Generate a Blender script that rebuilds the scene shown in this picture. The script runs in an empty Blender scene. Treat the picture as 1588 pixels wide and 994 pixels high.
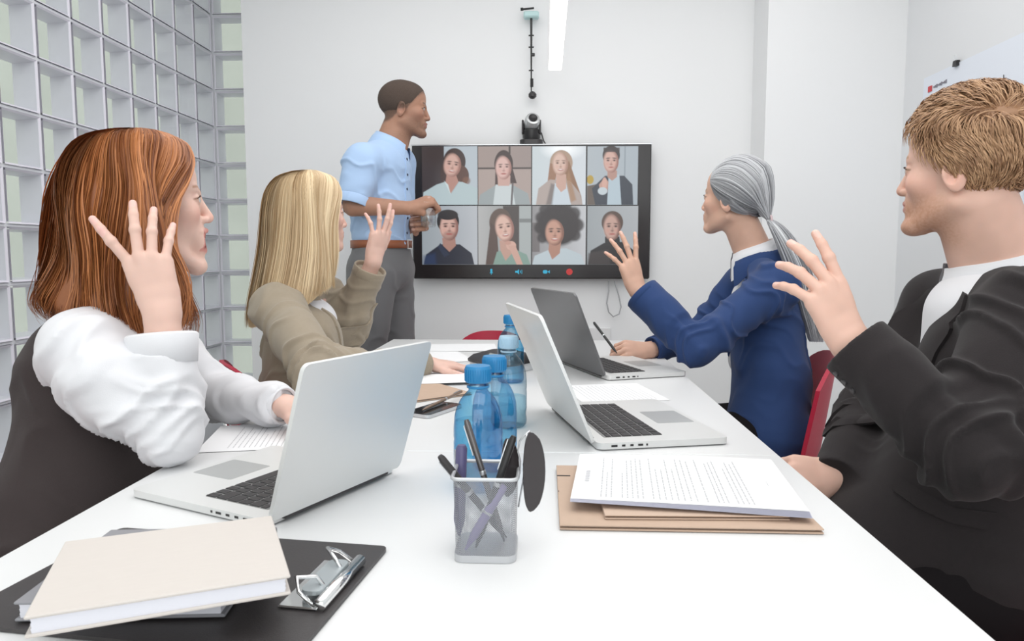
import bpy, math, random
import numpy as np
from mathutils import Vector, Matrix
from mathutils.bvhtree import BVHTree

# ------------------------------------------------------------------ camera, world, lights, exposure
SC = bpy.context.scene
COL = SC.collection
FPX, CAMZ = 1120.0, 1.08
YAW, PITCH = math.radians(2.56), math.radians(-5.15)
cam_d = bpy.data.cameras.new('camera')
cam = bpy.data.objects.new('camera', cam_d)
COL.objects.link(cam)
cam.location = (0, 0, CAMZ)
cam.rotation_euler = (math.pi/2 + PITCH, 0, YAW)
cam_d.sensor_width = 36
cam_d.lens = 36*FPX/1588
cam_d.clip_start = 0.02
cam_d.dof.use_dof = True
cam_d.dof.focus_distance = 1.8
cam_d.dof.aperture_fstop = 20
SC.camera = cam
SC.cycles.transparent_max_bounces = 48
SC.view_settings.view_transform = 'Standard'
SC.view_settings.look = 'None'
SC.view_settings.exposure = 0.0
SC.view_settings.gamma = 1.0
SC.view_settings.use_curve_mapping = False

world = bpy.data.worlds.new('world')
SC.world = world
world.use_nodes = True
wn = world.node_tree
wbg = wn.nodes['Background']
wbg.inputs[0].default_value = (0.90, 0.95, 0.93, 1)
wbg.inputs[1].default_value = 1.0

def area(name, loc, rot, sx, sy, power, color=(1, 1, 1)):
    l = bpy.data.lights.new(name, 'AREA')
    l.shape = 'RECTANGLE'; l.size = sx; l.size_y = sy
    l.energy = power; l.color = color
    o = bpy.data.objects.new(name, l); COL.objects.link(o)
    o.location = loc; o.rotation_euler = rot
    return o
area('ceiling_softbox', (0.0, 1.3, 2.68), (0, 0, 0), 2.6, 3.6, 50, (1, 0.985, 0.97))
area('rear_fill', (0.6, -2.3, 1.9), (math.radians(78), 0, math.radians(8)), 3.6, 2.2, 36, (0.96, 0.98, 1))  # soft fill lamp added behind the camera, no window stands there

# ------------------------------------------------------------------ view helpers (pixel + real depth -> point)
A3 = lambda *v: np.array(v, dtype=float)
FW = A3(-math.sin(YAW)*math.cos(PITCH), math.cos(YAW)*math.cos(PITCH), math.sin(PITCH))
RT = A3(math.cos(YAW), math.sin(YAW), 0)
UP = np.cross(RT, FW)
C0 = A3(0, 0, CAMZ)
def P(x, y, d): return C0 + FW*d + RT*((x-794)/FPX*d) - UP*((y-497)/FPX*d)
def T(x, y, z=0.74):
    r = FW + RT*((x-794)/FPX) - UP*((y-497)/FPX)
    return C0 + r*((z-CAMZ)/r[2])
def YP(x, y, Y):
    r = FW + RT*((x-794)/FPX) - UP*((y-497)/FPX)
    return C0 + r*(Y/r[1])
def V(a, b, c): return RT*a + UP*b - FW*c          # right, up, towards the viewer
def unit(v): v = np.asarray(v, float); return v/np.linalg.norm(v)

# ------------------------------------------------------------------ materials
MATS = {}
def mat(name, color=(0.8, 0.8, 0.8), rough=0.6, metal=0.0, bump=0.0, bscale=300, spec=0.5, attr=None, sheen=0.0,
        var=0.0, vscale=20, stretch=None, sss=0.0, alpha=1.0, emit=None, estr=1.0, coat=0.0, brick=False):
    if name in MATS: return MATS[name]
    m = bpy.data.materials.new(name); m.use_nodes = True
    nt = m.node_tree; b = nt.nodes['Principled BSDF']
    b.inputs['Base Color'].default_value = (*color, 1)
    b.inputs['Roughness'].default_value = rough
    b.inputs['Metallic'].default_value = metal
    b.inputs['Specular IOR Level'].default_value = spec
    if sheen: b.inputs['Sheen Weight'].default_value = sheen
    if coat: b.inputs['Coat Weight'].default_value = coat
    if sss:
        b.inputs['Subsurface Weight'].default_value = sss
        b.inputs['Subsurface Radius'].default_value = (0.9, 0.35, 0.2)
        b.inputs['Subsurface Scale'].default_value = 0.008
    if alpha < 1: b.inputs['Alpha'].default_value = alpha
    if emit is not None:
        b.inputs['Emission Color'].default_value = (*emit, 1); b.inputs['Emission Strength'].default_value = estr
    src = None
    if attr:
        a = nt.nodes.new('ShaderNodeAttribute'); a.attribute_name = attr; src = a.outputs['Color']
    tc = nt.nodes.new('ShaderNodeTexCoord'); mp = nt.nodes.new('ShaderNodeMapping')
    nt.links.new(tc.outputs['Object'], mp.inputs['Vector'])
    if stretch: mp.inputs['Scale'].default_value = stretch
    if var:
        n = nt.nodes.new('ShaderNodeTexNoise'); n.inputs['Scale'].default_value = vscale; n.inputs['Detail'].default_value = 3
        nt.links.new(mp.outputs[0], n.inputs['Vector'])
        r = nt.nodes.new('ShaderNodeMapRange'); r.inputs['To Min'].default_value = 1-var; r.inputs['To Max'].default_value = 1+var
        nt.links.new(n.outputs['Fac'], r.inputs['Value'])
        mx = nt.nodes.new('ShaderNodeVectorMath'); mx.operation = 'SCALE'
        if src: nt.links.new(src, mx.inputs[0])
        else: mx.inputs[0].default_value = color
        nt.links.new(r.outputs[0], mx.inputs['Scale'])
        src = mx.outputs[0]
    if src: nt.links.new(src, b.inputs['Base Color'])
    if bump:
        n = nt.nodes.new('ShaderNodeTexNoise'); n.inputs['Scale'].default_value = bscale; n.inputs['Detail'].default_value = 4
        nt.links.new(mp.outputs[0], n.inputs['Vector'])
        bp = nt.nodes.new('ShaderNodeBump'); bp.inputs['Strength'].default_value = bump; bp.inputs['Distance'].default_value = 0.002
        nt.links.new(n.outputs['Fac'], bp.inputs['Height']); nt.links.new(bp.outputs[0], b.inputs['Normal'])
    MATS[name] = m
    return m

def clear_mat(name, color, gloss=0.08, rough=0.03, ior=1.45, tint_edge=None):
    """thin clear plastic or glass: tinted see-through with a fresnel sheen"""
    m = bpy.data.materials.new(name); m.use_nodes = True; nt = m.node_tree; nt.nodes.clear()
    out = nt.nodes.new('ShaderNodeOutputMaterial')
    tr = nt.nodes.new('ShaderNodeBsdfTransparent'); gl = nt.nodes.new('ShaderNodeBsdfGlossy')
    gl.inputs['Roughness'].default_value = rough
    fw_ = nt.nodes.new('ShaderNodeLayerWeight'); fw_.inputs['Blend'].default_value = 0.5
    fp = nt.nodes.new('ShaderNodeMath'); fp.operation = 'POWER'; fp.inputs[1].default_value = 4.0; nt.links.new(fw_.outputs['Facing'], fp.inputs[0])
    fr = nt.nodes.new('ShaderNodeMath'); fr.operation = 'MULTIPLY'; fr.inputs[1].default_value = 0.55*(ior-1)/0.45; nt.links.new(fp.outputs[0], fr.inputs[0])
    mx = nt.nodes.new('ShaderNodeMixShader')
    if tint_edge:
        lw = nt.nodes.new('ShaderNodeLayerWeight'); lw.inputs['Blend'].default_value = 0.35
        cm = nt.nodes.new('ShaderNodeMix'); cm.data_type = 'RGBA'
        cm.inputs['A'].default_value = (*color, 1); cm.inputs['B'].default_value = (*tint_edge, 1)
        nt.links.new(lw.outputs['Facing'], cm.inputs['Factor']); nt.links.new(cm.outputs['Result'], tr.inputs['Color'])
    else: tr.inputs['Color'].default_value = (*color, 1)
    ad = nt.nodes.new('ShaderNodeMath'); ad.operation = 'ADD'; ad.inputs[1].default_value = gloss; ad.use_clamp = True
    nt.links.new(fr.outputs[0], ad.inputs[0]); nt.links.new(ad.outputs[0], mx.inputs[0])
    nt.links.new(tr.outputs[0], mx.inputs[1]); nt.links.new(gl.outputs[0], mx.inputs[2]); nt.links.new(mx.outputs[0], out.inputs[0])
    MATS[name] = m
    return m

# ------------------------------------------------------------------ mesh helpers
def link(name, me, m=None, parent=None, smooth=False):
    o = bpy.data.objects.new(name, me); COL.objects.link(o)
    if m:
        for q in (m if isinstance(m, (list, tuple)) else [m]): me.materials.append(q)
    if smooth: me.polygons.foreach_set('use_smooth', [True]*len(me.polygons))
    if parent: o.parent = parent; o.matrix_parent_inverse = parent.matrix_basis.inverted()
    return o
def tag(o, label=None, cat=None, group=None, kind=None):
    if label: o['label'] = label
    if cat: o['category'] = cat
    if group: o['group'] = group
    if kind: o['kind'] = kind
    return o
def empty(name, loc, rz=0, label=None, cat=None, group=None, kind=None, mtx=None):
    o = bpy.data.objects.new(name, None); COL.objects.link(o); o.empty_display_size = 0.05
    if mtx is not None: o.matrix_world = mtx; o.matrix_basis = mtx
    else:
        o.location = loc; o.rotation_euler = (0, 0, rz)
    return tag(o, label, cat, group, kind)
class MB:
    """collects pieces of ONE mesh object (coordinates local to its parent)"""
    def __init__(s): s.v = []; s.f = []; s.mi = []
    def add(s, v, f, mi=0):
        n = len(s.v); s.v += [tuple(map(float, p)) for p in v]; s.f += [tuple(i+n for i in q) for q in f]; s.mi += [mi]*len(f); return s
    def box(s, c, d, R=None, mi=0, bev=0.0):
        c = np.array(c, float); h = np.array(d, float)/2
        if bev > 0:
            b = min(bev, min(h)*0.95)
            vs = []; 
            for sx in (-1, 1):
                for sy in (-1, 1):
                    for sz in (-1, 1):
                        sg = A3(sx, sy, sz)
                        for ax in range(3):
                            q = h.copy()-b; q[ax] = h[ax]; vs.append(sg*q)
            def ix(a, b_, c_, ax): return ((a*2+b_)*2+c_)*3+ax
            fs = []
            for ax in range(3):
                o1, o2 = [k for k in range(3) if k != ax]
                for sd in (0, 1):
                    q = []
                    for (u, w) in ((0, 0), (1, 0), (1, 1), (0, 1)):
                        t = [0, 0, 0]; t[ax] = sd; t[o1] = u; t[o2] = w; q.append(ix(*t, ax))
                    fs.append(q)
            for ax in range(3):   # edges parallel to ax
                o1, o2 = [k for k in range(3) if k != ax]
                for u in (0, 1):
                    for w in (0, 1):
                        t0 = [0]*3; t0[o1] = u; t0[o2] = w; t1 = list(t0); t1[ax] = 1
                        fs.append([ix(*t0, o1), ix(*t1, o1), ix(*t1, o2), ix(*t0, o2)])
            for a in (0, 1):
                for b_ in (0, 1):
                    for c_ in (0, 1): fs.append([ix(a, b_, c_, 0), ix(a, b_, c_, 1), ix(a, b_, c_, 2)])
            vs = np.array(vs)
            # orient outward
            out = []
            for f in fs:
                p = vs[list(f)]; nrm = np.cross(p[1]-p[0], p[2]-p[0])
                out.append(f if nrm @ p.mean(0) > 0 else f[::-1])
            fs = out
        else:
            vs = np.array([(x, y, z) for x in (-1, 1) for y in (-1, 1) for z in (-1, 1)])*h
            fs = [(0, 1, 3, 2), (4, 6, 7, 5), (0, 4, 5, 1), (2, 3, 7, 6), (0, 2, 6, 4), (1, 5, 7, 3)]
        if R is not None: vs = vs @ np.array(R).T
        return s.add(vs + c, fs, mi)
    def tube(s, pts, r, n=8, mi=0, close=False, flat=None):
        pts = [np.array(p, float) for p in pts]; K = len(pts)
        rs = [r]*K if np.isscalar(r) else list(r)
        tan = [unit((pts[(i+1) % K] if close or i < K-1 else pts[i]) - (pts[i-1] if close or i > 0 else pts[i])) for i in range(K)]
        a = A3(0, 0, 1) if abs(tan[0][2]) < 0.9 else A3(1, 0, 0)
        nn = unit(np.cross(tan[0], a)); V_ = []
        for i in range(K):
            nn = unit(nn - tan[i]*(nn@tan[i])); bb = np.cross(tan[i], nn)
            for k in range(n):
                t = 2*math.pi*k/n; V_.append(pts[i] + nn*math.cos(t)*rs[i] + bb*math.sin(t)*rs[i]*(flat or 1))
        F_ = []
        for i in range(K if close else K-1):
            j = (i+1) % K
            for k in range(n): F_.append((i*n+k, i*n+(k+1) % n, j*n+(k+1) % n, j*n+k))
        if not close: F_ += [tuple(range(n))[::-1], tuple((K-1)*n+k for k in range(n))]
        return s.add(V_, F_, mi)
    def lathe(s, prof, n=24, c=(0, 0, 0), mi=0, R=None):
        V_ = []; F_ = []
        for (r, z) in prof:
            for k in range(n): t = 2*math.pi*k/n; V_.append((r*math.cos(t), r*math.sin(t), z))
        for i in range(len(prof)-1):
            for k in range(n): F_.append((i*n+k, i*n+(k+1) % n, (i+1)*n+(k+1) % n, (i+1)*n+k))
        V_ = np.array(V_)
        if R is not None: V_ = V_ @ np.array(R).T
        return s.add(V_ + np.array(c), F_, mi)
    def prism(s, poly, z0, z1, mi=0, R=None, c=(0, 0, 0)):
        n = len(poly); V_ = np.array([(x, y, z0) for x, y in poly] + [(x, y, z1) for x, y in poly], float)
        F_ = [tuple(range(n))[::-1], tuple(range(n, 2*n))] + [(i, (i+1) % n, n+(i+1) % n, n+i) for i in range(n)]
        if R is not None: V_ = V_ @ np.array(R).T
        return s.add(V_ + np.array(c), F_, mi)
    def grid(s, G, mi=0, close_u=False):
        G = np.array(G); U, W = G.shape[:2]; F_ = []
        for i in range(U if close_u else U-1):
            for j in range(W-1): F_.append((i*W+j, ((i+1) % U)*W+j, ((i+1) % U)*W+j+1, i*W+j+1))
        return s.add(G.reshape(-1, 3), F_, mi)
    def mesh(s, name):
        me = bpy.data.meshes.new(name); me.from_pydata(s.v, [], s.f)
        if any(s.mi): me.polygons.foreach_set('material_index', s.mi)
        me.update(); return me
    def build(s, name, m, parent=None, smooth=False, loc=None):
        o = link(name, s.mesh(name), m, parent, smooth)
        if parent is not None: o.matrix_parent_inverse = Matrix.Identity(4)
        if loc is not None: o.location = loc
        if smooth == 'auto':
            me = o.data; me.polygons.foreach_set('use_smooth', [True]*len(me.polygons))
            try: me.set_sharp_from_angle(angle=math.radians(38))
            except Exception: pass
        return o
def rrect(w, h, r, n=5, cx=0, cy=0):
    out = []
    for (sx, sy, a0) in ((1, 1, 0), (-1, 1, 90), (-1, -1, 180), (1, -1, 270)):
        for k in range(n+1):
            a = math.radians(a0 + 90*k/n); out.append((cx+sx*(w/2-r)+r*math.cos(a), cy+sy*(h/2-r)+r*math.sin(a)))
    return out
def np_mesh(name, V_, F_, col=None, smooth=True):
    me = bpy.data.meshes.new(name)
    F_ = np.asarray(F_, dtype=np.int32); k = F_.shape[1]
    me.vertices.add(len(V_)); me.vertices.foreach_set('co', np.asarray(V_, dtype=np.float32).ravel())
    me.loops.add(F_.size); me.loops.foreach_set('vertex_index', F_.ravel())
    me.polygons.add(len(F_)); me.polygons.foreach_set('loop_start', np.arange(0, F_.size, k, dtype=np.int32))
    me.polygons.foreach_set('loop_total', np.full(len(F_), k, dtype=np.int32))
    me.update(calc_edges=True); me.validate()
    if smooth: me.polygons.foreach_set('use_smooth', [True]*len(me.polygons))
    if col is not None:
        a = me.color_attributes.new('Col', 'FLOAT_COLOR', 'POINT')
        c = np.ones((len(V_), 4), dtype=np.float32); c[:, :3] = col; a.data.foreach_set('color', c.ravel())
    return me

# ------------------------------------------------------------------ noise
def _h(ix, iy, iz):
    n = (ix*374761393 + iy*668265263 + iz*2147483647 + 1013904223) & 0xffffffff
    n = ((n ^ (n >> 13))*1274126177) & 0xffffffff
    return ((n ^ (n >> 16)) & 0xffff)/65535.0
def noise(p):
    p = np.asarray(p, float); i = np.floor(p).astype(np.int64); f = p-i; f = f*f*(3-2*f); o = 0
    for dx in (0, 1):
        for dy in (0, 1):
            for dz in (0, 1):
                w = (f[..., 0] if dx else 1-f[..., 0])*(f[..., 1] if dy else 1-f[..., 1])*(f[..., 2] if dz else 1-f[..., 2])
                o = o + w*_h(i[..., 0]+dx, i[..., 1]+dy, i[..., 2]+dz)
    return o*2-1

# ------------------------------------------------------------------ signed-distance sculpting, meshed by surface nets
def cap(a, b, ra, rb, k=0.01): return ('c', A3(*a), A3(*b), ra, rb, k)
def ell(c, r, R=None, k=0.01): return ('e', A3(*c), A3(*r), R, k)
def ecap(a, b, ra, rb, side, k=0.01): return ('x', A3(*a), A3(*b), ra, rb, np.asarray(side, float), k)   # ra=(along side, across)
def sub(p): return ('-',) + (p,)
def ev(p, X):
    if p[0] == 'c':
        _, a, b, ra, rb, k = p; ba = b-a; pa = X-a; h = np.clip((pa@ba)/max(ba@ba, 1e-9), 0, 1)
        return np.sqrt(((pa-h[:, None]*ba)**2).sum(1)) - (ra+(rb-ra)*h)
    if p[0] == 'e':
        _, c, r, R, k = p; q = X-c
        if R is not None: q = q @ R
        k0 = np.sqrt(((q/r)**2).sum(1)); k1 = np.sqrt(((q/(r*r))**2).sum(1))+1e-9
        return k0*(k0-1)/k1
    if p[0] == 'x':
        _, a, b, ra, rb, side, k = p; ba = b-a; L = np.linalg.norm(ba); ax = ba/L
        s1 = unit(side-ax*(side@ax)); s2 = np.cross(ax, s1); pa = X-a; t = pa@ax; h = np.clip(t/L, 0, 1)
        r1 = ra[0]+(rb[0]-ra[0])*h; r2 = ra[1]+(rb[1]-ra[1])*h; w = t-h*L; rw = 0.5*(r1+r2)*0.8
        q = np.sqrt(((pa@s1)/r1)**2+((pa@s2)/r2)**2+(w/rw)**2)
        return (q-1)*np.minimum(r1, r2)
def bb(p):
    if p[0] == 'c': r = max(p[3], p[4]); return np.minimum(p[1], p[2])-r, np.maximum(p[1], p[2])+r
    if p[0] == 'e': r = p[2] if p[3] is None else np.full(3, max(p[2])); return p[1]-r, p[1]+r
    if p[0] == 'x': r = max(p[3]+p[4]); return np.minimum(p[1], p[2])-r, np.maximum(p[1], p[2])+r
def field(prims, X):
    d = None
    for p in prims:
        if p[0] == '-':
            e = -ev(p[1], X); k = p[1][-1]
            h = np.maximum(k-np.abs(d-e), 0)/k; d = np.maximum(d, e)+h*h*k*0.25
        elif p[0] == 'g' and d is None: d = field(p[1], X)
        elif p[0] == 'g': e = field(p[1], X); k = p[2]; h = np.maximum(k-np.abs(d-e), 0)/k; d = np.minimum(d, e)-h*h*k*0.25
        elif p[0] == 'cut':      # keep the side where (x-c).n < 0
            d = np.maximum(d, (X-p[1])@p[2])
        else:
            e = ev(p, X)
            if d is None: d = e
            else:
                k = p[-1]; h = np.maximum(k-np.abs(d-e), 0)/k; d = np.minimum(d, e)-h*h*k*0.25
    return d
def flat(prims):
    for p in prims:
        if p[0] == 'g': yield from flat(p[1])
        elif p[0] not in ('-', 'cut'): yield p
def nets(prims, vox, pad=0.02, lo=None, hi=None):
    B = [bb(p) for p in flat(prims)]
    l = np.min([b[0] for b in B], 0)-pad; h = np.max([b[1] for b in B], 0)+pad
    if lo is not None: l = np.maximum(l, lo)
    if hi is not None: h = np.minimum(h, hi)
    S = 6; n = np.ceil((h-l)/(vox*S)).astype(int)
    cc = np.stack(np.meshgrid(*[np.arange(k) for k in n], indexing='ij'), -1).reshape(-1, 3)
    dc = field(prims, l+(cc*S+(S-1)/2)*vox)
    N = n*S
    D = np.repeat(np.repeat(np.repeat(dc.reshape(n), S, 0), S, 1), S, 2).astype(np.float32)
    near = np.abs(dc) < vox*S*2.3+0.006
    cn = cc[near]; off = np.stack(np.meshgrid(*[np.arange(S)]*3, indexing='ij'), -1).reshape(-1, 3)
    idx = (cn[:, None, :]*S+off[None]).reshape(-1, 3)
    for s0 in range(0, len(idx), 400000):
        q = idx[s0:s0+400000]; D[q[:, 0], q[:, 1], q[:, 2]] = field(prims, l+q*vox)
    ins = D < 0
    c8 = [(a, b, c) for a in (0, 1) for b in (0, 1) for c in (0, 1)]
    sl = lambda o: tuple(slice(o[k], N[k]-1+o[k]) for k in range(3))
    cnt = sum(ins[sl(o)].astype(np.int8) for o in c8)
    act = (cnt > 0) & (cnt < 8)
    ijk = np.argwhere(act); M = len(ijk); vid = -np.ones(act.shape, np.int64); vid[act] = np.arange(M)
    acc = np.zeros((M, 3)); wt = np.zeros(M)
    for a in range(8):
        for b in range(a+1, 8):
            oa, ob = np.array(c8[a]), np.array(c8[b])
            if np.abs(oa-ob).sum() != 1: continue
            pa, pb = ijk+oa, ijk+ob
            da = D[pa[:, 0], pa[:, 1], pa[:, 2]]; db = D[pb[:, 0], pb[:, 1], pb[:, 2]]
            m = (da < 0) != (db < 0); t = np.where(m, da/np.where(da == db, 1, da-db), 0)
            acc[m] += (pa+(pb-pa)*t[:, None])[m]; wt[m] += 1
    Vv = l+acc/wt[:, None]*vox
    F_ = []
    for ax in range(3):
        o1, o2 = [(1, 2), (2, 0), (0, 1)][ax]
        s0 = [slice(1, N[k]-1) for k in range(3)]; s1 = list(s0); s0[ax] = slice(0, N[ax]-1); s1[ax] = slice(1, N[ax])
        A = ins[tuple(s0)]; Bq = ins[tuple(s1)]
        base = np.array([0 if k == ax else 1 for k in range(3)])
        for flip, msk in ((False, A & ~Bq), (True, ~A & Bq)):
            e = np.argwhere(msk)+base
            if not len(e): continue
            def g(u, w):
                q = e.copy(); q[:, o1] -= u; q[:, o2] -= w; return vid[q[:, 0], q[:, 1], q[:, 2]]
            qd = np.stack([g(0, 0), g(1, 0), g(1, 1), g(0, 1)], 1)
            F_.append(qd[:, ::-1] if flip else qd)
    F_ = np.concatenate(F_); F_ = F_[(F_ >= 0).all(1)]
    return Vv, F_
def vnormals(V_, F_):
    a = V_[F_[:, 2]]-V_[F_[:, 0]]; b = V_[F_[:, 3]]-V_[F_[:, 1]]; n = np.cross(a, b)
    N = np.zeros_like(V_)
    for k in range(4): np.add.at(N, F_[:, k], n)
    return N/(np.linalg.norm(N, axis=1)[:, None]+1e-12)
def relax(V_, F_, it=1, lam=0.5):
    for _ in range(it):
        S_ = np.zeros_like(V_); c = np.zeros(len(V_))
        for k in range(4):
            a, b = F_[:, k], F_[:, (k+1) % 4]
            np.add.at(S_, a, V_[b]); np.add.at(S_, b, V_[a]); np.add.at(c, a, 1); np.add.at(c, b, 1)
        V_ = V_+(S_/np.maximum(c, 1)[:, None]-V_)*lam
    return V_
def bvh_of(V_, F_): return BVHTree.FromPolygons([tuple(v) for v in V_], [tuple(int(i) for i in f) for f in F_])

def fold(V_, N, a, b, amp=0.006, fa=30, fr=9, spots=(), base=0.35, seed=0, ef=False):
    """cloth folds running round the limb a->b (crosswise ridges), stronger near the given spots"""
    a = np.array(a); b = np.array(b); L = np.linalg.norm(b-a); ax = (b-a)/L
    s1 = unit(np.cross(ax, A3(0.3, 0.2, 0.9))); s2 = np.cross(ax, s1); q = V_-a; t = q@ax
    u = q@s1; w = q@s2
    wx = noise(np.stack([u*14+seed, w*14, t*10], 1))
    n = noise(np.stack([t*fa+wx*1.1+u*fa*0.45, u*fr+seed, w*fr], 1))
    n2 = noise(np.stack([t*fa*0.5-u*fa*0.3+seed*3, u*fr*0.7, w*fr*0.7+5], 1))
    rd = np.clip(1-np.abs(n)*2.2, 0, 1)**1.5*1.5+n2*0.7-0.35
    k = np.full(len(V_), base)
    for (c, r, s) in spots: k = k+s*np.exp(-(((V_-np.array(c))**2).sum(1))/(r*r))
    m = np.clip(1-np.maximum(-t, t-L)/(0.06), 0, 1)
    if ef: m = m*np.clip((L-0.008-t)/0.04, 0, 1)
    return N*(amp*rd*k*m)[:, None]

# ------------------------------------------------------------------ the room
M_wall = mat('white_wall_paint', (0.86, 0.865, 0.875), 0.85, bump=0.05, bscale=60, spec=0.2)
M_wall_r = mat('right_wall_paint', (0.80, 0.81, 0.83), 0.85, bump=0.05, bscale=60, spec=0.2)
M_ceil = mat('ceiling_paint', (0.9, 0.9, 0.9), 0.9, spec=0.1)
M_floor = mat('floor_lino', (0.50, 0.49, 0.48), 0.5, var=0.06, vscale=6)
M_mort = mat('grey_white_mortar', (0.74, 0.75, 0.79), 0.7, bump=0.2, bscale=200)
M_bside = mat('block_side_glass', (0.74, 0.72, 0.80), 0.35, var=0.1, vscale=8)
M_ext = mat('outside_render', (0.75, 0.745, 0.73), 0.9, var=0.3, vscale=1.5)
M_metal = mat('brushed_steel', (0.62, 0.63, 0.65), 0.3, 1.0)
M_chrome = mat('chrome', (0.8, 0.8, 0.8), 0.12, 1.0)
M_dark = mat('dark_plastic', (0.035, 0.032, 0.034), 0.4)
M_black = mat('black_plastic', (0.015, 0.014, 0.015), 0.35)
M_white = mat('white_plastic', (0.8, 0.8, 0.81), 0.4)

WB = 3.73; WX0 = -1.545; WX1 = 1.66; H = 2.75
def wallbox(name, lo, hi, m):
    lo, hi = np.array(lo, float), np.array(hi, float)
    o = MB().box((lo+hi)/2-lo, hi-lo).build(name, m); o.location = lo
    return tag(o, kind='structure')
wallbox('floor', (-2.1, -2.6, -0.05), (1.8, 4.3, 0), M_floor)
wallbox('ceiling', (-2.1, -0.6, H), (1.8, 4.3, H+0.1), M_ceil)
wallbox('wall_back', (WX0, WB, 0), (1.8, WB+0.2, H), M_wall)
wallbox('wall_pier', (1.03, 3.5, 0), (1.66, WB, H), M_wall)
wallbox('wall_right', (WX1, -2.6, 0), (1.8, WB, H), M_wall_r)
wallbox('baseboard_back', (WX0, WB-0.014, 0), (1.03, WB, 0.08), M_white)

def pane_mat():
    m = clear_mat('clear_block_pane', (0.93, 0.96, 0.94), 0.03, 0.08)
    nt = m.node_tree
    return m
M_pane = pane_mat()
def back_pane():
    m = bpy.data.materials.new('block_rear_pane'); m.use_nodes = True; nt = m.node_tree; nt.nodes.clear()
    out = nt.nodes.new('ShaderNodeOutputMaterial'); mx = nt.nodes.new('ShaderNodeMixShader'); mx.inputs[0].default_value = 0.35
    tr = nt.nodes.new('ShaderNodeBsdfTransparent'); tr.inputs[0].default_value = (0.87, 0.89, 0.84, 1)
    tl = nt.nodes.new('ShaderNodeBsdfTranslucent'); tl.inputs[0].default_value = (0.88, 0.89, 0.85, 1)
    n = nt.nodes.new('ShaderNodeTexNoise'); n.inputs['Scale'].default_value = 9
    tc = nt.nodes.new('ShaderNodeTexCoord'); nt.links.new(tc.outputs['Object'], n.inputs['Vector'])
    bp = nt.nodes.new('ShaderNodeBump'); bp.inputs['Strength'].default_value = 0.6; nt.links.new(n.outputs[0], bp.inputs['Height']); nt.links.new(bp.outputs[0], tl.inputs['Normal'])
    nt.links.new(tr.outputs[0], mx.inputs[1]); nt.links.new(tl.outputs[0], mx.inputs[2]); nt.links.new(mx.outputs[0], out.inputs[0])
    return m
M_bpane = back_pane()
# one glass block, local: x along the wall, y into the wall (away from the room), z up; centred on its face
def block_mesh():
    b = MB(); w = 0.0935; dp = 0.085; iw = 0.087
    F0 = [(-w, 0, -w), (w, 0, -w), (w, 0, w), (-w, 0, w)]; F1 = [(-iw, 0.006, -iw), (iw, 0.006, -iw), (iw, 0.006, iw), (-iw, 0.006, iw)]
    B1 = [(-iw+0.006, dp, -iw+0.006), (iw-0.006, dp, -iw+0.006), (iw-0.006, dp, iw-0.006), (-iw+0.006, dp, iw-0.006)]
    b.add(F0+F1, [(0, 1, 5, 4), (1, 2, 6, 5), (2, 3, 7, 6), (3, 0, 4, 7)], 0)           # moulded rim
    b.add(F1+B1, [(0, 1, 5, 4), (1, 2, 6, 5), (2, 3, 7, 6), (3, 0, 4, 7)], 0)           # inner sides
    b.add([(x*0.99, 0.004, z*0.99) for x, _, z in F1], [(0, 1, 2, 3)], 1)
    b.add(B1, [(0, 1, 2, 3)], 2)
    return b.mesh('glass_block')
blk = block_mesh()
for q in (M_bside, M_pane, M_bpane): blk.materials.append(q)
def block_wall(name, origin, ux, uy, cols, rows, z0):
    """origin: face corner at the floor; ux along the wall, uy into the wall"""
    R = np.stack([ux, uy, A3(0, 0, 1)], 1); mtx = Matrix.Translation(Vector(origin)) @ Matrix(R.tolist()).to_4x4()
    b = MB(); L = cols*0.2; Hh = z0+rows*0.2
    for i in range(cols+1): b.box((i*0.2, 0.043, z0+(Hh-z0)/2), (0.0128, 0.074, Hh-z0), bev=0.002)
    for j in range(rows+1): b.box((L/2, 0.0432, z0+j*0.2), (L, 0.0735, 0.0125), bev=0.002)
    b.box((L/2, 0.043, z0/2), (L, 0.08, z0)); b.box((L/2, 0.043, (Hh+H)/2), (L, 0.08, H-Hh))
    o = b.build(name, M_mort); o.matrix_world = mtx; tag(o, kind='structure')
    for i in range(cols):
        for j in range(rows):
            g = bpy.data.objects.new('glass_block', blk); COL.objects.link(g); g.parent = o
            g.location = ((i+0.5)*0.2, 0, z0+(j+0.5)*0.2)
    return o
GX = -1.82; GY = 3.99
Z0 = 1.08+(396-283*1.0)/1120*GY - 0.2*6          # joint heights read off the corner of the wall
Z0 = Z0 % 0.2
block_wall('wall_left', (GX, GY-3.0, 0), A3(0, 1, 0), A3(-1, 0, 0), 15, 12, 0.1+Z0)
block_wall('wall_left_return', (GX, GY, 0), A3(1, 0, 0), A3(0, 1, 0), 3, 12, 0.1+Z0)
MB().box((0, 0, 0), (0.1, 0.1, H)).build('trim_1', M_mort, loc=(GX-0.052, GY+0.052, H/2))['kind'] = 'structure'
tag(MB().box((0, 0, 0), (14, 16, 0.1)).build('ground', M_ext, loc=(-9.2, 4, -0.35)), kind='structure')
tag(MB().box((0, 0, 0), (9, 0.2, 5.2)).build('wall_outside', M_ext, loc=(-2.0, 7.2, 2.2)), kind='structure')

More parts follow.
